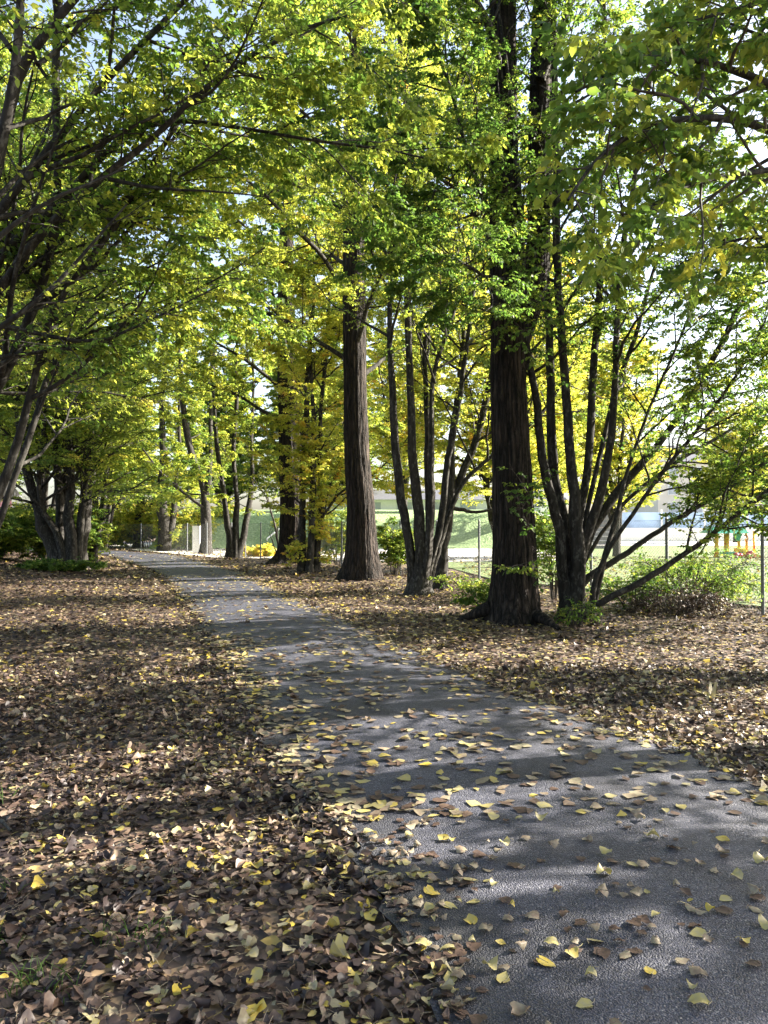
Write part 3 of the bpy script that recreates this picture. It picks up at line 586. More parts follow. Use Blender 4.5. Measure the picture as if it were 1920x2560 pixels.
for x, y, s, rz, lab in [(11.8, 40, .9, 2.1, 'golden tree beyond the fence, its leaves hanging over the blue screen'), (1.5, 60, 1.1, 1.0, 'golden tree on the far grass bank behind the middle thick trunk'),
                     (13, 58, 1.0, 3.0, 'golden tree at the far end of the gravel court, left of the pale house'), (33, 74, 1.0, 4.0, 'golden tree in front of the pale house, at the right edge')]:
    copy_tree(ym, (x, y, 2.6 if (y > 55 and x < 14) else 0), rz, s, lab, YG)
FG = 'green trees of the far wood'
fm = model(61, 'broadleaf_tree', 'green tree at the end of the path, behind the dark far trunk', (-22, 64, 0), .40, .2, 15, FG, zmin=.8, l0=4.4)
for i, (x, y, s, rz, lab) in enumerate([(-15.5, 76, 1.1, 1, 'green tree behind the ivy wrapped trunk at the path bend'), (-9, 80, 1.2, 2, 'green tree beyond the court behind the vase shaped tree'), (-29, 57, 1.0, 3, 'green tree where the path disappears to the left'),
    (-26, 44, 1.0, 4, 'green tree behind the red shed, left'), (-20, 32, .85, 5, 'green tree on the left bank in front of the red shed'), (-36, 66, 1.2, .5, 'green tree farthest left beyond the path'), (-4, 76, 1.1, 1.7, 'green tree behind the grass bank, left of the middle thick trunk')]):
    copy_tree(fm, (x, y, float(hgt(np.array(float(x)), np.array(float(y))))), rz, s, lab, FG)
SG = 'green trees of the row outside the picture, added for shade'  # trees added outside the frame, shading the path and blocking sky from behind
sm = model(62, 'hornbeam_tree', 'green tree of the right row just beyond the right edge, added for shade', (8.0, 9.4, 0), .35, .08, 11, SG, zmin=3.8, l0=2.6, nb=12)
for x, y, s, rz, lab in [(11.0, 5.2, 1.0, 2, 'green tree of the right row beside the viewer, added for shade'), (-6.5, -4, 1.1, 1, 'green tree added left of the path behind the viewer to block sky light'), (5.0, -6.5, 1.1, 3, 'green tree added right of the path behind the viewer to block sky light')]:
    copy_tree(sm, (x, y, 0), rz, s, lab, SG)
# ------------------------------------------------------------------ shrubs, ivy and undergrowth
def shrub(seed, name, label, loc, h, rad, n, tone, leaf, cat='shrub', nl=5, tvar=.12, n2=5, fine=True, bias=(0, 0, 0), group=None, nb=6, arch=.5, mat=None):
    global NLEAF
    g = R_(seed); b = np.array(loc, float); b[2] = float(hgt(b[0], b[1])); root = thing(name, label, cat, b, group)
    st = []
    for j in range(n):
        a = j * 2.4 + g.random(); u = np.array([math.cos(a), math.sin(a), 0]) + np.array(bias); r = rad * g.uniform(.4, 1.1); hh = h * g.uniform(.6, 1.1)
        c = b + u * rad * .15
        st.append((np.array([c - (0, 0, .03), c + u * r * .3 + (0, 0, hh * .5), c + u * r * .75 + (0, 0, hh), c + u * r * 1.1 + (0, 0, hh * (1.1 - arch * .5))]), np.array([.014, .011, .008, .004])))
    stem_tubes(st, root, TWIG, g, k=5, m=14, flare_a=0)
    NLEAF += crown_of(st, root, g, t0=.15, nb=nb, l0=h * .4, l1=h * .25, n2=n2, n3=2, nl=nl, leaf=leaf, tone=tone, tvar=tvar, zmin=.02, fine=fine, twigs=False, m1=5, trop=-.1, crown_name='foliage', leafmat=mat)
    return root
p = G(1690, 1540); shrub(80, 'bramble_bush', 'dark tangled bramble under the low limbs of the fanning tree', p, .5, .7, 16, .40, .04, tvar=.16, n2=3, nb=8, arch=1.4, mat=LITTER)
p = G(1720, 1520); shrub(79, 'green_bush', 'loose bright green leaves growing through the dark bramble', p, .95, 1.1, 24, .27, .055, n2=4, nl=4)
p = G(1580, 1530); shrub(81, 'green_bush', 'green leafy bush at the foot of the fanning tree, left of the bramble', p, .6, .7, 9, .22, .06, n2=3)
p = G(1790, 1510); shrub(82, 'green_bush', 'loose tall green shoots right of the bramble beside the grey fence post', p, .8, .8, 12, .34, .06, nb=5, nl=4)
p = G(1440, 1562); shrub(83, 'green_bush', 'small bright leafed seedling in front of the fanning tree foot', p, .36, .28, 6, .25, .055, nb=3, n2=3, nl=3)
p = G(1385, 1500); shrub(84, 'green_bush', 'narrow sunlit green bush between the thick dark trunk and the fanning tree', p, 1.9, .35, 10, .28, .075)
p = G(1180, 1490); shrub(85, 'green_bush', 'low lime green shoots left of the thick dark trunk near the fence', p, .4, .6, 8, .42, .06, nb=4, n2=3, nl=4)
p = G(985, 1440); shrub(86, 'green_bush', 'green bush right of the middle thick trunk', p, 1.5, .55, 14, .38, .09)
p = G(845, 1410); shrub(87, 'green_bush', 'bright green bush between the middle and the farthest thick trunk', p, 2.3, .8, 18, .45, .11, fine=False)
p = G(1215, 1535); shrub(88, 'green_bush', 'small shoot of leaves beside the left root of the thick dark trunk', p, .5, .3, 6, .3, .08, nb=4)
p = G(1370, 1405); shrub(89, 'green_bush', 'pale sapling behind the fence seen beside the thick dark trunk', p, 2.0, .6, 10, .48, .10, fine=False)
for i, (x, y, h, r, tn, lab) in enumerate([(-14.9, 30, 1.5, 1.6, .26, 'dark green bush on the left bank at the edge of the frame'), (-13.0, 31.5, 1.9, 1.5, .3, 'dark green bush on the bank beside the clump of pale stems'), (-16.2, 32.5, 1.8, 1.6, .34, 'taller green bush in front of the red shed')]):
    shrub(90 + i, 'green_bush', lab, (x, y, 0), h, r, 40, tn, .11, fine=False, nb=9)
HG = 'bushes of the hedge behind the far fence'
hb = shrub(93, 'hedge_bush', 'green hedge bush behind the far fence, leftmost of the hedge at the path end', (-31, 63.5, 0), 3.4, 2.2, 36, .58, .16, fine=False, nb=9, tvar=.16, group=HG)
for k, (x, y, lab) in enumerate([(-27.5, 62.5, 'hedge bush behind the fence straight past the end of the path'), (-24, 61, 'hedge bush behind the dark far trunk'), (-20.5, 59.5, 'hedge bush between the dark far trunk and the ivy wrapped one'), (-17, 57.5, 'hedge bush behind the ivy wrapped far trunk'), (-14.2, 55, 'hedge bush left of the narrow white panel'), (-12.5, 60, 'hedge bush behind the narrow white panel')]):
    copy_tree(hb, (x, y, 0), 1.3 * k + .5, .85 + .05 * (k % 4), lab, HG)
p = G(150, 1432); shrub(95, 'ivy_plant', 'low ivy spreading round the mossy foot of the left clump of stems', p, .35, 1.1, 22, .16, .09, cat='ivy', fine=False, nb=5)
for i, (px, py, h, r, tn, lab) in enumerate([(270, 1372, 2.2, 1.6, .6, 'yellow green bush at the left end of the path bend'), (310, 1368, 1.6, 1.6, .4, 'low green bush beside the dark far trunk'), (455, 1376, 1.2, 1.4, .4, 'low bush beside the ivy wrapped far trunk'), (640, 1392, .5, 1.0, .8, 'heap like dry weed on the sunlit court edge')]):
    q = G(px, py); shrub(100 + i, 'green_bush', lab, q, h, r, 20, tn, .16, fine=False)
# leaning sapling in front of the farthest thick trunk
g = R_(110); q = G(705, 1406); root = thing('sapling', 'thin dark sapling leaning left beside the farthest thick trunk', 'tree', q); d = q[1]
st = [stem([(703, 1390), (692, 1340), (682, 1290), (665, 1240), (645, 1210), (615, 1180)], d, d - .5, .06, .015, 0, q), stem([(684, 1300), (668, 1240), (655, 1190), (660, 1130)], d, d, .035, .01, 0), stem([(690, 1380), (680, 1350), (672, 1330)], d, d, .03, .01, 0)]
stem_tubes(st, root, TWIG, g, k=7, m=20); NLEAF += crown_of(st, root, g, t0=.5, nb=8, l0=1, l1=.6, n2=4, n3=2, nl=4, leaf=.11, tone=.5, zmin=1.6, fine=False, twigs=False)

# ------------------------------------------------------------------ chain link fence
STEEL = plain('dull_steel', (.16, .17, .18), .55, .15, 30, .3); WIRE = plain('galvanised_wire', (.22, .23, .23), .5, .1, 30, .4)
A, B = np.array([9.0, 10.45]), np.array([2.64, 21.9])
pl = [np.array([6.86, 14.3]) + np.array([-4.22, 7.6]) * (.25 * k) for k in range(-2, 17)]
far_pts = [np.array(p) for p in [(-9.7, 43.2), (-11.6, 46.5), (-13.6, 49.6), (-16.2, 52.6), (-19.2, 55.2), (-22.6, 57.2), (-26, 58.6), (-29.5, 59.6), (-33, 60.2)]]
pl = [p for p in pl if p[1] < 42.5] + far_pts
fr = thing('chain_link_fence', 'grey chain link fence on slim posts running along the row of trees', 'fence', (pl[0][0], pl[0][1], 0))
FH = 1.75
for p in pl:
    m = MB(); m.tubes(np.array([[(p[0], p[1], -.05), (p[0], p[1], FH)], ]), np.array([[.032, .032]]), 10)
    m.tubes(np.array([[(p[0], p[1], FH), (p[0], p[1], FH + .03)]]), np.array([[.036, .012]]), 10)
    m.build('post', STEEL, fr, smooth=True)
wp, top = [], []
for p, q in zip(pl[:-1], pl[1:]):
    L = np.linalg.norm(q - p); sp = .07 if p[1] < 30 else .14; n = int(L / sp); H = FH - .08
    u = np.arange(-int(H / sp) - 1, n + int(H / sp) + 1) * sp
    for sg in (1, -1):
        s0, s1, z0, z1 = u, u + sg * H, np.zeros_like(u), np.full_like(u, H)
        t0 = np.clip(np.where(sg > 0, (0 - s0), (s0 - L)) / H, 0, 1); t1 = np.clip(np.where(sg > 0, (L - s0), s0) / H, 0, 1); ok = t1 > t0 + .02
        for a, b_ in zip(*[np.stack([p[0] + (q - p)[0] / L * (s0 + sg * H * t), p[1] + (q - p)[1] / L * (s0 + sg * H * t), .04 + H * t], 1)[ok] for t in (t0, t1)]): wp.append((a, b_))
    for z in (.05, .9, FH - .04): top.append(((p[0], p[1], z), (q[0], q[1], z)))
WP = np.array(wp); MB().tubes(WP, np.full(WP.shape[:2], .0022), 3).build('chain_link_mesh', WIRE, fr)
TP = np.array(top); MB().tubes(TP, np.full(TP.shape[:2], .003), 4).build('tension_wire', STEEL, fr)

# ------------------------------------------------------------------ far side of the field
WHITE = plain('white_paint', (.78, .78, .76), .6, .06, 4); ROOF = plain('dark_roof', (.10, .10, .115), .6, .2, 3)
x = np.linspace(-16, 13, 40); prof = [(54, 0.02), (55.5, .55), (58, 2.0), (60, 2.75), (64, 2.9), (120, 3.2)]
BV = np.array([[(xx, y + .5 * math.sin(xx * .5), z * float(sstep(13.5, 10.5, np.array(xx))) + .02) for y, z in prof] for xx in x])
tag(mesh('grass_bank', BV.reshape(-1, 3), grid_faces(len(x), len(prof)), lawn_material('bank_grass', (.12, .19, .07), (.22, .31, .13), (.33, .40, .22), 7)), kind='structure')
h = thing('clubhouse', 'long low white building with dark roof above the grass bank', 'building', (3, 74, 2.9))
MB().box((-6, 72, 2.6), (16, 78, 4.0)).build('wall', WHITE, h)
MB().hexa([(-6.6, 71.4, 4.0), (16.6, 71.4, 4.0), (16.6, 78.6, 4.0), (-6.6, 78.6, 4.0), (-6.6, 74.8, 5.1), (16.6, 74.8, 5.1), (16.6, 75.2, 5.1), (-6.6, 75.2, 5.1)]).build('roof', ROOF, h)
GLASS = plain('sky_glass', (.40, .43, .46), .15, .1, 2)
for k in range(7): MB().box((-4.6 + 2.9 * k, 71.93, 3.0), (-3.2 + 2.9 * k, 72.03, 3.75)).build('window', GLASS, h)
h = thing('apartment_house', 'tall pale house with rows of windows behind the blue screen', 'building', (56, 120, 0))
PALE = plain('pale_plaster', (.62, .58, .50), .8, .06, .8)
MB().box((40, 115, -.1), (84, 130, 11.0)).build('wall', PALE, h)
MB().hexa([(39.4, 114.4, 11.0), (84.6, 114.4, 11.0), (84.6, 130.6, 11.0), (39.4, 130.6, 11.0), (42, 121, 14), (82, 121, 14), (82, 123, 14), (42, 123, 14)]).build('roof', ROOF, h)
for r_ in range(4):
    for k in range(12):
        x0 = 41.4 + 3.5 * k; z0 = .9 + 2.6 * r_
        f = MB().box((x0, 114.9, z0), (x0 + 1.6, 115.02, z0 + 1.5)).build('window', WHITE, h)
        MB().box((x0 + .1, 114.86, z0 + .1), (x0 + 1.5, 114.899, z0 + 1.4)).build('pane', GLASS, f)
h = thing('barrier_wall', 'long low white wall at the far side of the court under the blue screen', 'wall', (38, 80, 0))
MB().box((19.5, 80, -.1), (75, 80.25, 1.25)).build('panel', WHITE, h); MB().box((19.4, 79.9, 1.25), (75.1, 80.35, 1.4)).build('coping', WHITE, h)
BLUE = plain('blue_screen_cloth', (.34, .46, .68), .8, .3, .5)
h = thing('screen_fence', 'pale blue screen fence with white posts above the white wall', 'fence', (38, 81, 0))
V = [(24 + 1.5 * i, 81 + .06 * math.sin(i * 1.3), z) for i in range(33) for z in (1.2, 2.0, 3.0)]
mesh('screen_cloth', V, grid_faces(33, 3), BLUE, h)
for k in range(12): MB().box((24 + 4.4 * k, 80.82, 0), (24.16 + 4.4 * k, 80.9, 3.3)).build('post', WHITE, h)
# stepped stand and its railing
WOODG = plain('grey_boards', (.20, .19, .19), .8, .2, 5)
h = thing('stepped_stand', 'small grey stepped stand with a white rail at the far edge of the court', 'stand', (-6.5, 57, 0))
for k in range(4): MB().box((-8.1 + .3 * k, 56 + .5 * k, .22 * k), (-4.2, 56.5 + .5 * k, .22 * k + .2)).build('step', WOODG, h)
MB().tubes(np.array([[(-8.3, 55.9, .2), (-6.9, 57.9, 1.5)], [(-8.3, 55.9, .7), (-6.9, 57.9, 2.0)], [(-8.3, 55.9, 0), (-8.3, 55.9, .72)], [(-6.9, 57.9, 0), (-6.9, 57.9, 2.0)]]), np.full((4, 2), .05), 6).build('railing', WHITE, h)
h = thing('metal_stairs', 'grey stair flight with railings beside the end of the grass bank', 'stairs', (13.6, 55, 0))
for k in range(9): MB().box((14.2, 54 + .3 * k, .3 * k), (16.0, 54.3 + .3 * k, .3 * k + .28)).build('step', WOODG, h)
MB().tubes(np.array([[(14.2, 54, z), (14.2, 56.7, 2.7 + z)] for z in (.5, 1.0)] + [[(16.0, 54, z), (16.0, 56.7, 2.7 + z)] for z in (.5, 1.0)] + [[(14.2, 54 + .54 * k, .54 * k), (14.2, 54 + .54 * k, .54 * k + 1)] for k in range(6)]), np.full((10, 2), .03), 6).build('railing', STEEL, h)
h = thing('white_door_panel', 'narrow white panel standing by the fence between the far trunks', 'panel', (-10.95, 46.0, 0))
MB().box((-11.12, 46.0, 0), (-10.78, 46.1, 1.55)).build('panel', WHITE, h); MB().box((-11.17, 45.97, 0), (-11.12, 46.13, 1.61)).box((-10.78, 45.97, 0), (-10.73, 46.13, 1.61)).box((-11.12, 45.97, 1.55), (-10.78, 46.13, 1.61)).build('frame', WHITE, h)
RED = plain('dark_red_boards', (.05, .009, .018), .7, .3, 4)
q = W(-52, 1300, 36.0); h = thing('red_shed', 'dark red wooden shed half hidden by bushes at the left edge', 'shed', (q[0], 36, 0))
m = MB()
for k in range(14): m.box((q[0] - 3.2 + .25 * k, 35.97 + .03 * (k % 2), 0), (q[0] - 2.96 + .25 * k, 38.5, 3.0))
m.build('wall', RED, h); MB().hexa([(q[0] - 3.5, 35.6, 3.0), (q[0] + .6, 35.6, 3.0), (q[0] + .6, 39, 3.0), (q[0] - 3.5, 39, 3.0), (q[0] - 3.5, 37.2, 3.9), (q[0] + .6, 37.2, 3.9), (q[0] + .6, 37.4, 3.9), (q[0] - 3.5, 37.4, 3.9)]).build('roof', ROOF, h)
MB().box((q[0] - .9, 35.9, 1.2), (q[0] - .3, 35.965, 1.9)).build('window', WHITE, h)

# playhouse with yellow columns
m_, t_, out_, N_, L_ = nodes('yellow_column_red_marks')
tc = N_('ShaderNodeTexCoord'); mp = N_('ShaderNodeMapping'); mp.inputs['Scale'].default_value = (5, 5, 9); L_(tc.outputs['Object'], mp.inputs[0])
no = N_('ShaderNodeTexNoise'); no.inputs['Scale'].default_value = 1.6; no.inputs['Detail'].default_value = 2; L_(mp.outputs[0], no.inputs[0])
rr = ramp(N_, [(.56, (.72, .45, .02)), (.60, (.55, .05, .03))]); L_(no.outputs[0], rr.inputs[0]); bs = N_('ShaderNodeBsdfPrincipled'); bs.inputs['Roughness'].default_value = .5
L_(rr.outputs[0], bs.inputs['Base Color']); L_(bs.outputs[0], out_.inputs[0]); YCOL = m_
GREEN = plain('green_plastic', (.03, .30, .19), .4, .1, 5); REDP = plain('red_plastic', (.5, .03, .07), .4, .1, 5); YEL = plain('yellow_plastic', (.7, .42, .03), .45, .1, 5)
D = 39.0
def gx(px): return (px - CX) / F * D
def gz(py): return CAM_H + D * (HY - py) / F
h = thing('playhouse', 'colourful playhouse with yellow columns and turquoise roof on the lawn', 'playhouse', (gx(1840), D, 0))
for px, wd in [(1791, .20), (1816, .26), (1847, .16), (1866, .14), (1885, .13)]:
    c = gx(px); m = MB().tubes(np.array([[(c, D, .05), (c, D, .3), (c, D, 1.35), (c, D, gz(1332))]]), np.array([[wd * .62, wd * .5, wd * .5, wd * .62]]), 14); m.build('column', YCOL, h, smooth=True)
MB().hexa([(gx(1766), D - .5, gz(1333)), (gx(1862), D - .5, gz(1333)), (gx(1862), D + .9, gz(1333)), (gx(1766), D + .9, gz(1333)), (gx(1780), D - .2, gz(1316)), (gx(1852), D - .2, gz(1316)), (gx(1852), D + .6, gz(1316)), (gx(1780), D + .6, gz(1316))]).build('roof', GREEN, h)
MB().hexa([(gx(1840), D - .12, gz(1352)), (gx(1846), D - .12, gz(1352)), (gx(1846), D + .05, gz(1352)), (gx(1840), D + .05, gz(1352)), (gx(1833), D - .14, gz(1334)), (gx(1853), D - .14, gz(1334)), (gx(1853), D + .08, gz(1334)), (gx(1833), D + .08, gz(1334))]).build('bracket', GREEN, h)
MB().box((gx(1804), D - .5, .16), (gx(1845), D + .3, .32)).box((gx(1806), D - .45, 0), (gx(1812), D - .2, .16)).box((gx(1828), D - .45, 0), (gx(1834), D - .2, .16)).build('bench', GREEN, h)
MB().hexa([(gx(1845), D - .6, .02), (gx(1888), D - .6, .02), (gx(1888), D + .5, .02), (gx(1845), D + .5, .02), (gx(1845), D - .5, .5), (gx(1888), D - .55, .16), (gx(1888), D + .5, .16), (gx(1845), D + .5, .5)]).build('slide', YEL, h)
u = np.linspace(0, math.pi, 9)
for px, r in [(1862, .22), (1826, .15), (1836, .12)]:
    MB().tubes(np.array([[(gx(px) - r * math.cos(a) * .9, D - .62, .14 + r * .2 * math.sin(a)) for a in u]]), (r * np.maximum(.12, np.sin(u)))[None], 12).build('cushion', REDP, h, smooth=True)
q = G(1870, 1401); b = np.array(q); s = np.linspace(0, math.pi, 10)
bl = mesh('ball', *tube(np.array([[(q[0], q[1], .17 - .16 * math.cos(a)) for a in s]]), (.16 * np.maximum(.03, np.sin(s)))[None], 16), plain('rust_ball', (.30, .08, .04), .6), origin=(q[0], q[1], 0)); tag(bl, 'small rust red ball on the lawn in front of the playhouse', 'ball')
h = thing('wire_cage', 'grey wire mesh cage with square frame right of the playhouse', 'cage', (gx(1908), D - .4, 0))
x0, x1, z0, z1 = gx(1889), gx(1950), .05, gz(1310)
MB().box((x0, D - .6, 0), (x0 + .07, D - .5, z1)).box((x1, D - .6, 0), (x1 + .07, D - .5, z1)).box((x0 + .07, D - .6, z1 - .07), (x1, D - .5, z1)).box((x0 + .07, D - .6, .0), (x1, D - .5, .08)).build('frame', STEEL, h)
ln = [[(x, D - .55, z0), (x, D - .55, z1)] for x in np.arange(x0, x1, .1)] + [[(x0, D - .55, z), (x1, D - .55, z)] for z in np.arange(z0, z1, .15)]
MB().tubes(np.array(ln), np.full((len(ln), 2), .008), 4).build('wire_grid', WIRE, h)

# ------------------------------------------------------------------ fallen leaves
def litter_geo(pos, size, tone, g, detail, tilt=.30, curl=.75):
    n = len(pos)
    th = g.uniform(0, 6.283, n); ax = np.stack([np.cos(th), np.sin(th), g.normal(size=n) * tilt * .6], 1); ax = nrm(ax)
    nn = nrm(np.array([0, 0, 1.]) + g.normal(size=(n, 3)) * tilt * np.array([1, 1, .2])); nn = nrm(nn - ax * (nn * ax).sum(1, keepdims=True)); sd = np.cross(nn, ax)
    curl = curl * np.minimum(1.9, g.gamma(2.2, .45, n)); c1 = g.normal(size=n) * .5 * curl; c2 = g.normal(.2, .7, n) * curl; tw = g.normal(size=n) * .5 * curl; wd = g.uniform(.5, 1.25, n); wv = g.uniform(0, 6.28, n)
    if detail == 2: rows = [(-.03, .13), (.09, .32), (.28, .43), (.52, .42), (.78, .24), (1.0, .02)]; cols = (-1, -.55, 0, .55, 1)
    else: rows = [(0, .14), (.3, .45), (.65, .30), (1.0, .03)]; cols = (-1, 0, 1)
    pts = []
    for a, hw in rows:
        for sgn in cols:
            b = sgn * hw * wd; jit = 1 + (g.normal(size=n) * .17 if abs(sgn) == 1 else 0)
            back = .10 * (1 - abs(sgn)) * (a < 0)                       # notch where the stalk joins
            z = c1 * (a - .5) ** 2 + c2 * b * b * 2 + tw * b * (a - .4) + .05 * np.abs(b) + .035 * curl * np.sin(wv + a * 9 + sgn * 3)
            pts.append(pos + size[:, None] * (ax * (a + back - .4 + g.normal(size=n) * .03)[:, None] + sd * (b * jit)[:, None] + nn * z[:, None]))
    nc = len(cols)
    V = np.stack(pts, 1); k = len(pts); f = []
    for r in range(len(rows) - 1):
        for c in range(nc - 1): f.append((r * nc + c, r * nc + c + 1, r * nc + c + nc + 1, r * nc + c + nc))
    Fq = (np.array(f)[None] + (np.arange(n) * k)[:, None, None]).reshape(-1, 4)
    tv = np.repeat(tone, k)
    return V.reshape(-1, 3), Fq, tv
def litter_tone(n, g, x, y, fresh):
    t = g.choice([0, 1, 2, 3, 4, 5], size=n, p=[.24, .34, .23, .11, .055, .025])
    base = np.array([.12, .32, .5, .64, .78, .93])[t]
    f = g.random(n) < fresh; base = np.where(f, g.uniform(.72, 1.0, n), base)
    return np.clip(base + g.normal(size=n) * .035, 0, 1)
g = R_(200)
def scatter(y0, y1, x0f, x1f, dens):
    n = int(dens * (y1 - y0) * (x1f - x0f)); return g.uniform(x0f, x1f, n), g.uniform(y0, y1, n)
def emit(name, bands, detail, tilt=.30, curl=.75):
    allp, alls = [], []
    for (y0, y1, xa, xb, dens, sz) in bands:
        x, y = scatter(y0, y1, xa, xb, dens)
        sp = np.abs(g.normal(0, .045, len(x))) * (1 + y / 10); ins = (x > xl(y) + sp) & (x < xr(y) - sp)
        inview = np.abs(x) < y * .52 + 1.2
        drift = .5 + .5 * np.sin(x * 2.3 + 1.7 * np.sin(y * 1.1)) * np.sin(y * 2.9 + 1.3 * np.sin(x * 1.7))
        ok = ~ins & inview & (g.random(len(x)) < .55 + .6 * drift) & ~((x > xr(y)) & (x > np.interp(y, [10.4, 21.9, 33, 42], [9.0, 2.64, -3.5, -8.5]) + 2.5))
        x, y = x[ok], y[ok]
        z = hgt(x, y) + g.uniform(.004, .05, len(x)) * np.clip(np.minimum(np.abs(x - xl(y)), np.abs(x - xr(y))) * 4, .35, 1) * (sz / .075)
        e = np.minimum(np.abs(x - xl(y)), np.abs(x - xr(y))); inn = (x > xl(y)) & (x < xr(y)); z = np.where(inn, path_z(x, y) + .008, np.where(e < .12, z + .03, z))
        allp.append(np.stack([x, y, z], 1)); alls.append(sz * g.uniform(.35, 1.35, len(x)))
    P = np.concatenate(allp); S = np.concatenate(alls)
    e = np.exp(-np.maximum(0, np.where(P[:, 0] > xr(P[:, 1]), P[:, 0] - xr(P[:, 1]), xl(P[:, 1]) - P[:, 0])) / .6)
    right = P[:, 0] > xr(P[:, 1])
    tn = litter_tone(len(P), g, P[:, 0], P[:, 1], .02 + .12 * e + .08 * right)
    V, Fq, tv = litter_geo(P, S, tn, g, detail, tilt, curl)
    if detail == 2:                                                    # stalks on part of the near leaves
        i = g.choice(len(P), 6000, replace=False); th = g.uniform(0, 6.28, 6000); q = P[i] + (0, 0, .012); dv = np.stack([np.cos(th), np.sin(th), g.uniform(-.1, .8, 6000)], 1) * .022
        sv, sf = tube(np.stack([q, q + dv, q + dv * (1.9, 1.9, 1.3)], 1), np.full((6000, 3), .0009), 3)
        Fq = np.concatenate([Fq, sf + len(V)]); V = np.concatenate([V, sv]); tv = np.concatenate([tv, np.full(len(sv), .70)])
    o = mesh(name, V, Fq, LITTER, None, tone=tv); tag(o, kind='stuff'); return len(P)
n1 = emit('leaf_litter', [(1.9, 5.5, -4.5, 5, 1600, .049), (5.5, 9, -7, 7, 1050, .054)], 2)
n2 = emit('leaf_litter', [(9, 14, -9, 10, 450, .07), (14, 22, -14, 8, 260, .08), (22, 32, -19, 3, 90, .11), (32, 48, -26, -2, 45, .12), (48, 58, -34, -8, 25, .14)], 1, .22, .5)
# sparse leaves on the lawn beyond the fence
xx, yy = g.uniform(3, 24, 9000), g.uniform(13.7, 40, 9000)
ok = (xx > np.interp(yy, [13.6, 21.9, 33], [8.4, 3.4, 2.2])) & (np.abs(xx) < yy * .52 + 1); P = np.stack([xx[ok], yy[ok], np.full(ok.sum(), .07)], 1)
V, Fq, tv = litter_geo(P, g.uniform(.06, .13, len(P)), litter_tone(len(P), g, 0, 0, .35), g, 1); tag(mesh('lawn_leaves', V, Fq, LITTER, None, tone=tv), kind='stuff')
# leaves on the asphalt: the nearest 300 one by one, the rest as one layer
def path_leaves(n, y0, y1):
    y = y0 + (y1 - y0) * g.random(n) ** 1.0; c = g.random(n)
    u = np.where(c < .3, np.abs(g.normal(0, .09, n)), np.where(c < .45, 1 - np.abs(g.normal(0, .07, n)), g.random(n)))
    u = np.clip(u, 0, 1); return xl(y) + (xr(y) - xl(y)) * u, y
xa, ya = path_leaves(2400, 2.3, 11.0)
cl = g.random(2400) < .45; k = g.integers(0, 330, 2400); xa[cl] = xa[k[cl]] + g.normal(size=cl.sum()) * .13; ya[cl] = ya[k[cl]] + g.normal(size=cl.sum()) * .13
ok = (xa > xl(ya)) & (xa < xr(ya)) & (np.abs(xa) < ya * .50 + .05) & (ya > 2.4); o_ = np.argsort(ya[ok]); xa, ya = xa[ok][o_], ya[ok][o_]
xr2, yr2 = xa[300:], ya[300:]; xa, ya = xa[:300], ya[:300]
KINDS = [('bright yellow fallen leaf lying on the dark asphalt path', .95), ('yellow green fallen leaf lying on the dark asphalt path', .84), ('pale tan fallen leaf lying on the dark asphalt path', .70), ('brown fallen leaf lying on the dark asphalt path', .48)]
protos = []
for lab, tn in KINDS:
    for j in range(5):
        V, Fq, tv = litter_geo(np.zeros((1, 3)), np.array([.054]), np.array([tn + g.normal() * .02]), g, 2, tilt=.12, curl=.35 + .2 * j)
        V[:, 2] -= V[:, 2].min()
        th = g.uniform(0, 6.28); pt = V[2]
        st = tube(np.array([[pt, pt + (.014 * math.cos(th), .014 * math.sin(th), .004), pt + (.034 * math.cos(th + .5), .034 * math.sin(th + .5), .002)]]), np.array([[.0013, .0011, .001]]), 4)
        protos.append((lab, np.concatenate([V, st[0]]), np.concatenate([Fq, st[1] + len(V)]), np.concatenate([tv, np.full(len(st[0]), tn - .1)])))
first = {}
for i in range(len(xa)):
    c = int(g.choice(4, p=[.08, .20, .42, .30])) * 5 + int(g.integers(0, 5)); lab, V, Fq, tv = protos[c]
    z = float(path_z(xa[i], ya[i])) + .002 + .006 * g.random()
    if c not in first: o = mesh('fallen_leaf', V, Fq, LITTER, None, tone=tv); first[c] = o
    else: o = first[c].copy(); COL.objects.link(o)
    o.location = (xa[i], ya[i], z); o.rotation_euler = (g.normal() * .08, g.normal() * .08, g.uniform(0, 6.28)); s = float(g.uniform(.5, 1.3)); o.scale = (s, s, s)
    tag(o, lab, 'leaf', 'fallen leaves on the asphalt')
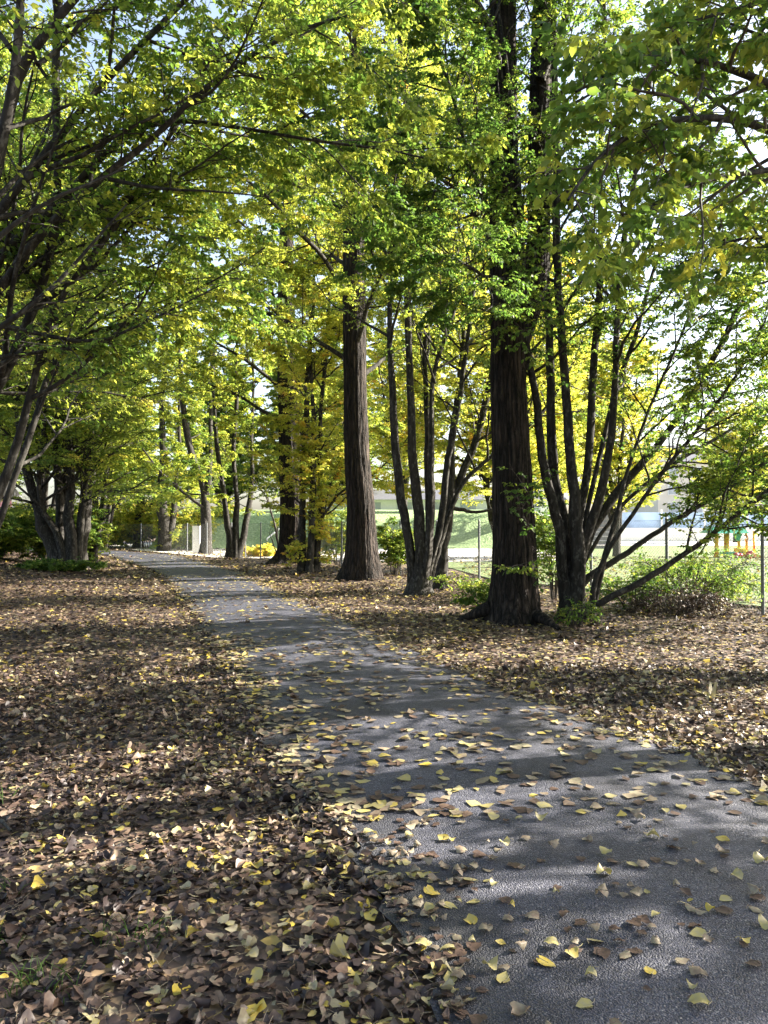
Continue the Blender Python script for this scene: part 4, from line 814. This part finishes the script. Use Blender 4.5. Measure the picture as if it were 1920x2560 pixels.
xb, yb = path_leaves(1700, 11.0, 45); yb = np.where(g.random(len(yb)) < .5, 11 + (yb - 11) * .4, yb); u = g.random(len(yb)) ** 1.3
u = np.where(g.random(len(yb)) < .35, 1 - np.abs(g.normal(0, .10, len(yb))), u); xb = xl(yb) + (xr(yb) - xl(yb)) * np.clip(u, 0, 1)
xb, yb = np.concatenate([xr2, xb]), np.concatenate([yr2, yb]); P = np.stack([xb, yb, path_z(xb, yb) + .008], 1)
tn = np.clip(g.choice([.93, .84, .7, .5], size=len(P), p=[.08, .2, .42, .3]) + g.normal(size=len(P)) * .03, 0, 1)
V, Fq, tv = litter_geo(P, g.uniform(.05, .09, len(P)) * (1 + yb / 60), tn, g, 1, tilt=.1, curl=.4); tag(mesh('path_leaves', V, Fq, LITTER, None, tone=tv), kind='stuff')
print('LEAVES', NLEAF, 'LITTER', n1, n2)

# a fallen stick at the left edge
q = G(-12, 2072); e = G(34, 2096); st = tube(np.array([[q + (0, 0, .05), (q + e) / 2 + (0, .01, .07), e + (0, 0, .05)]]), np.array([[.012, .011, .007]]), 8)
tag(mesh('stick', *st, SMOOTH, origin=q), 'short broken stick on the dead leaves at the left edge', 'stick')

# short grass coming through the leaves near the left corner
gp = np.concatenate([np.stack([g.normal(cx, .07, 40), g.normal(cy_, .05, 40), np.zeros(40)], 1) for cx, cy_ in [(-1.75, 3.4), (-1.2, 2.75), (-.95, 3.05), (-2.3, 4.6), (-3.4, 6.5), (-1.55, 3.0)]])
gp[:, 2] = .01; hh = g.uniform(.03, .09, len(gp)); dv = np.stack([g.normal(0, .4, len(gp)), g.normal(0, .4, len(gp)), np.ones(len(gp))], 1) * hh[:, None]
bend = dv * (1.6, 1.6, .5); Pg = np.stack([gp, gp + dv * .6, gp + dv * .6 + bend * .6], 1)
V, Fq = tube(Pg, np.tile(np.array([.0022, .0018, .0004]), (len(gp), 1)), 3); tag(mesh('grass', V, Fq, LEAF, None, tone=np.full(len(V), .2)), kind='stuff')
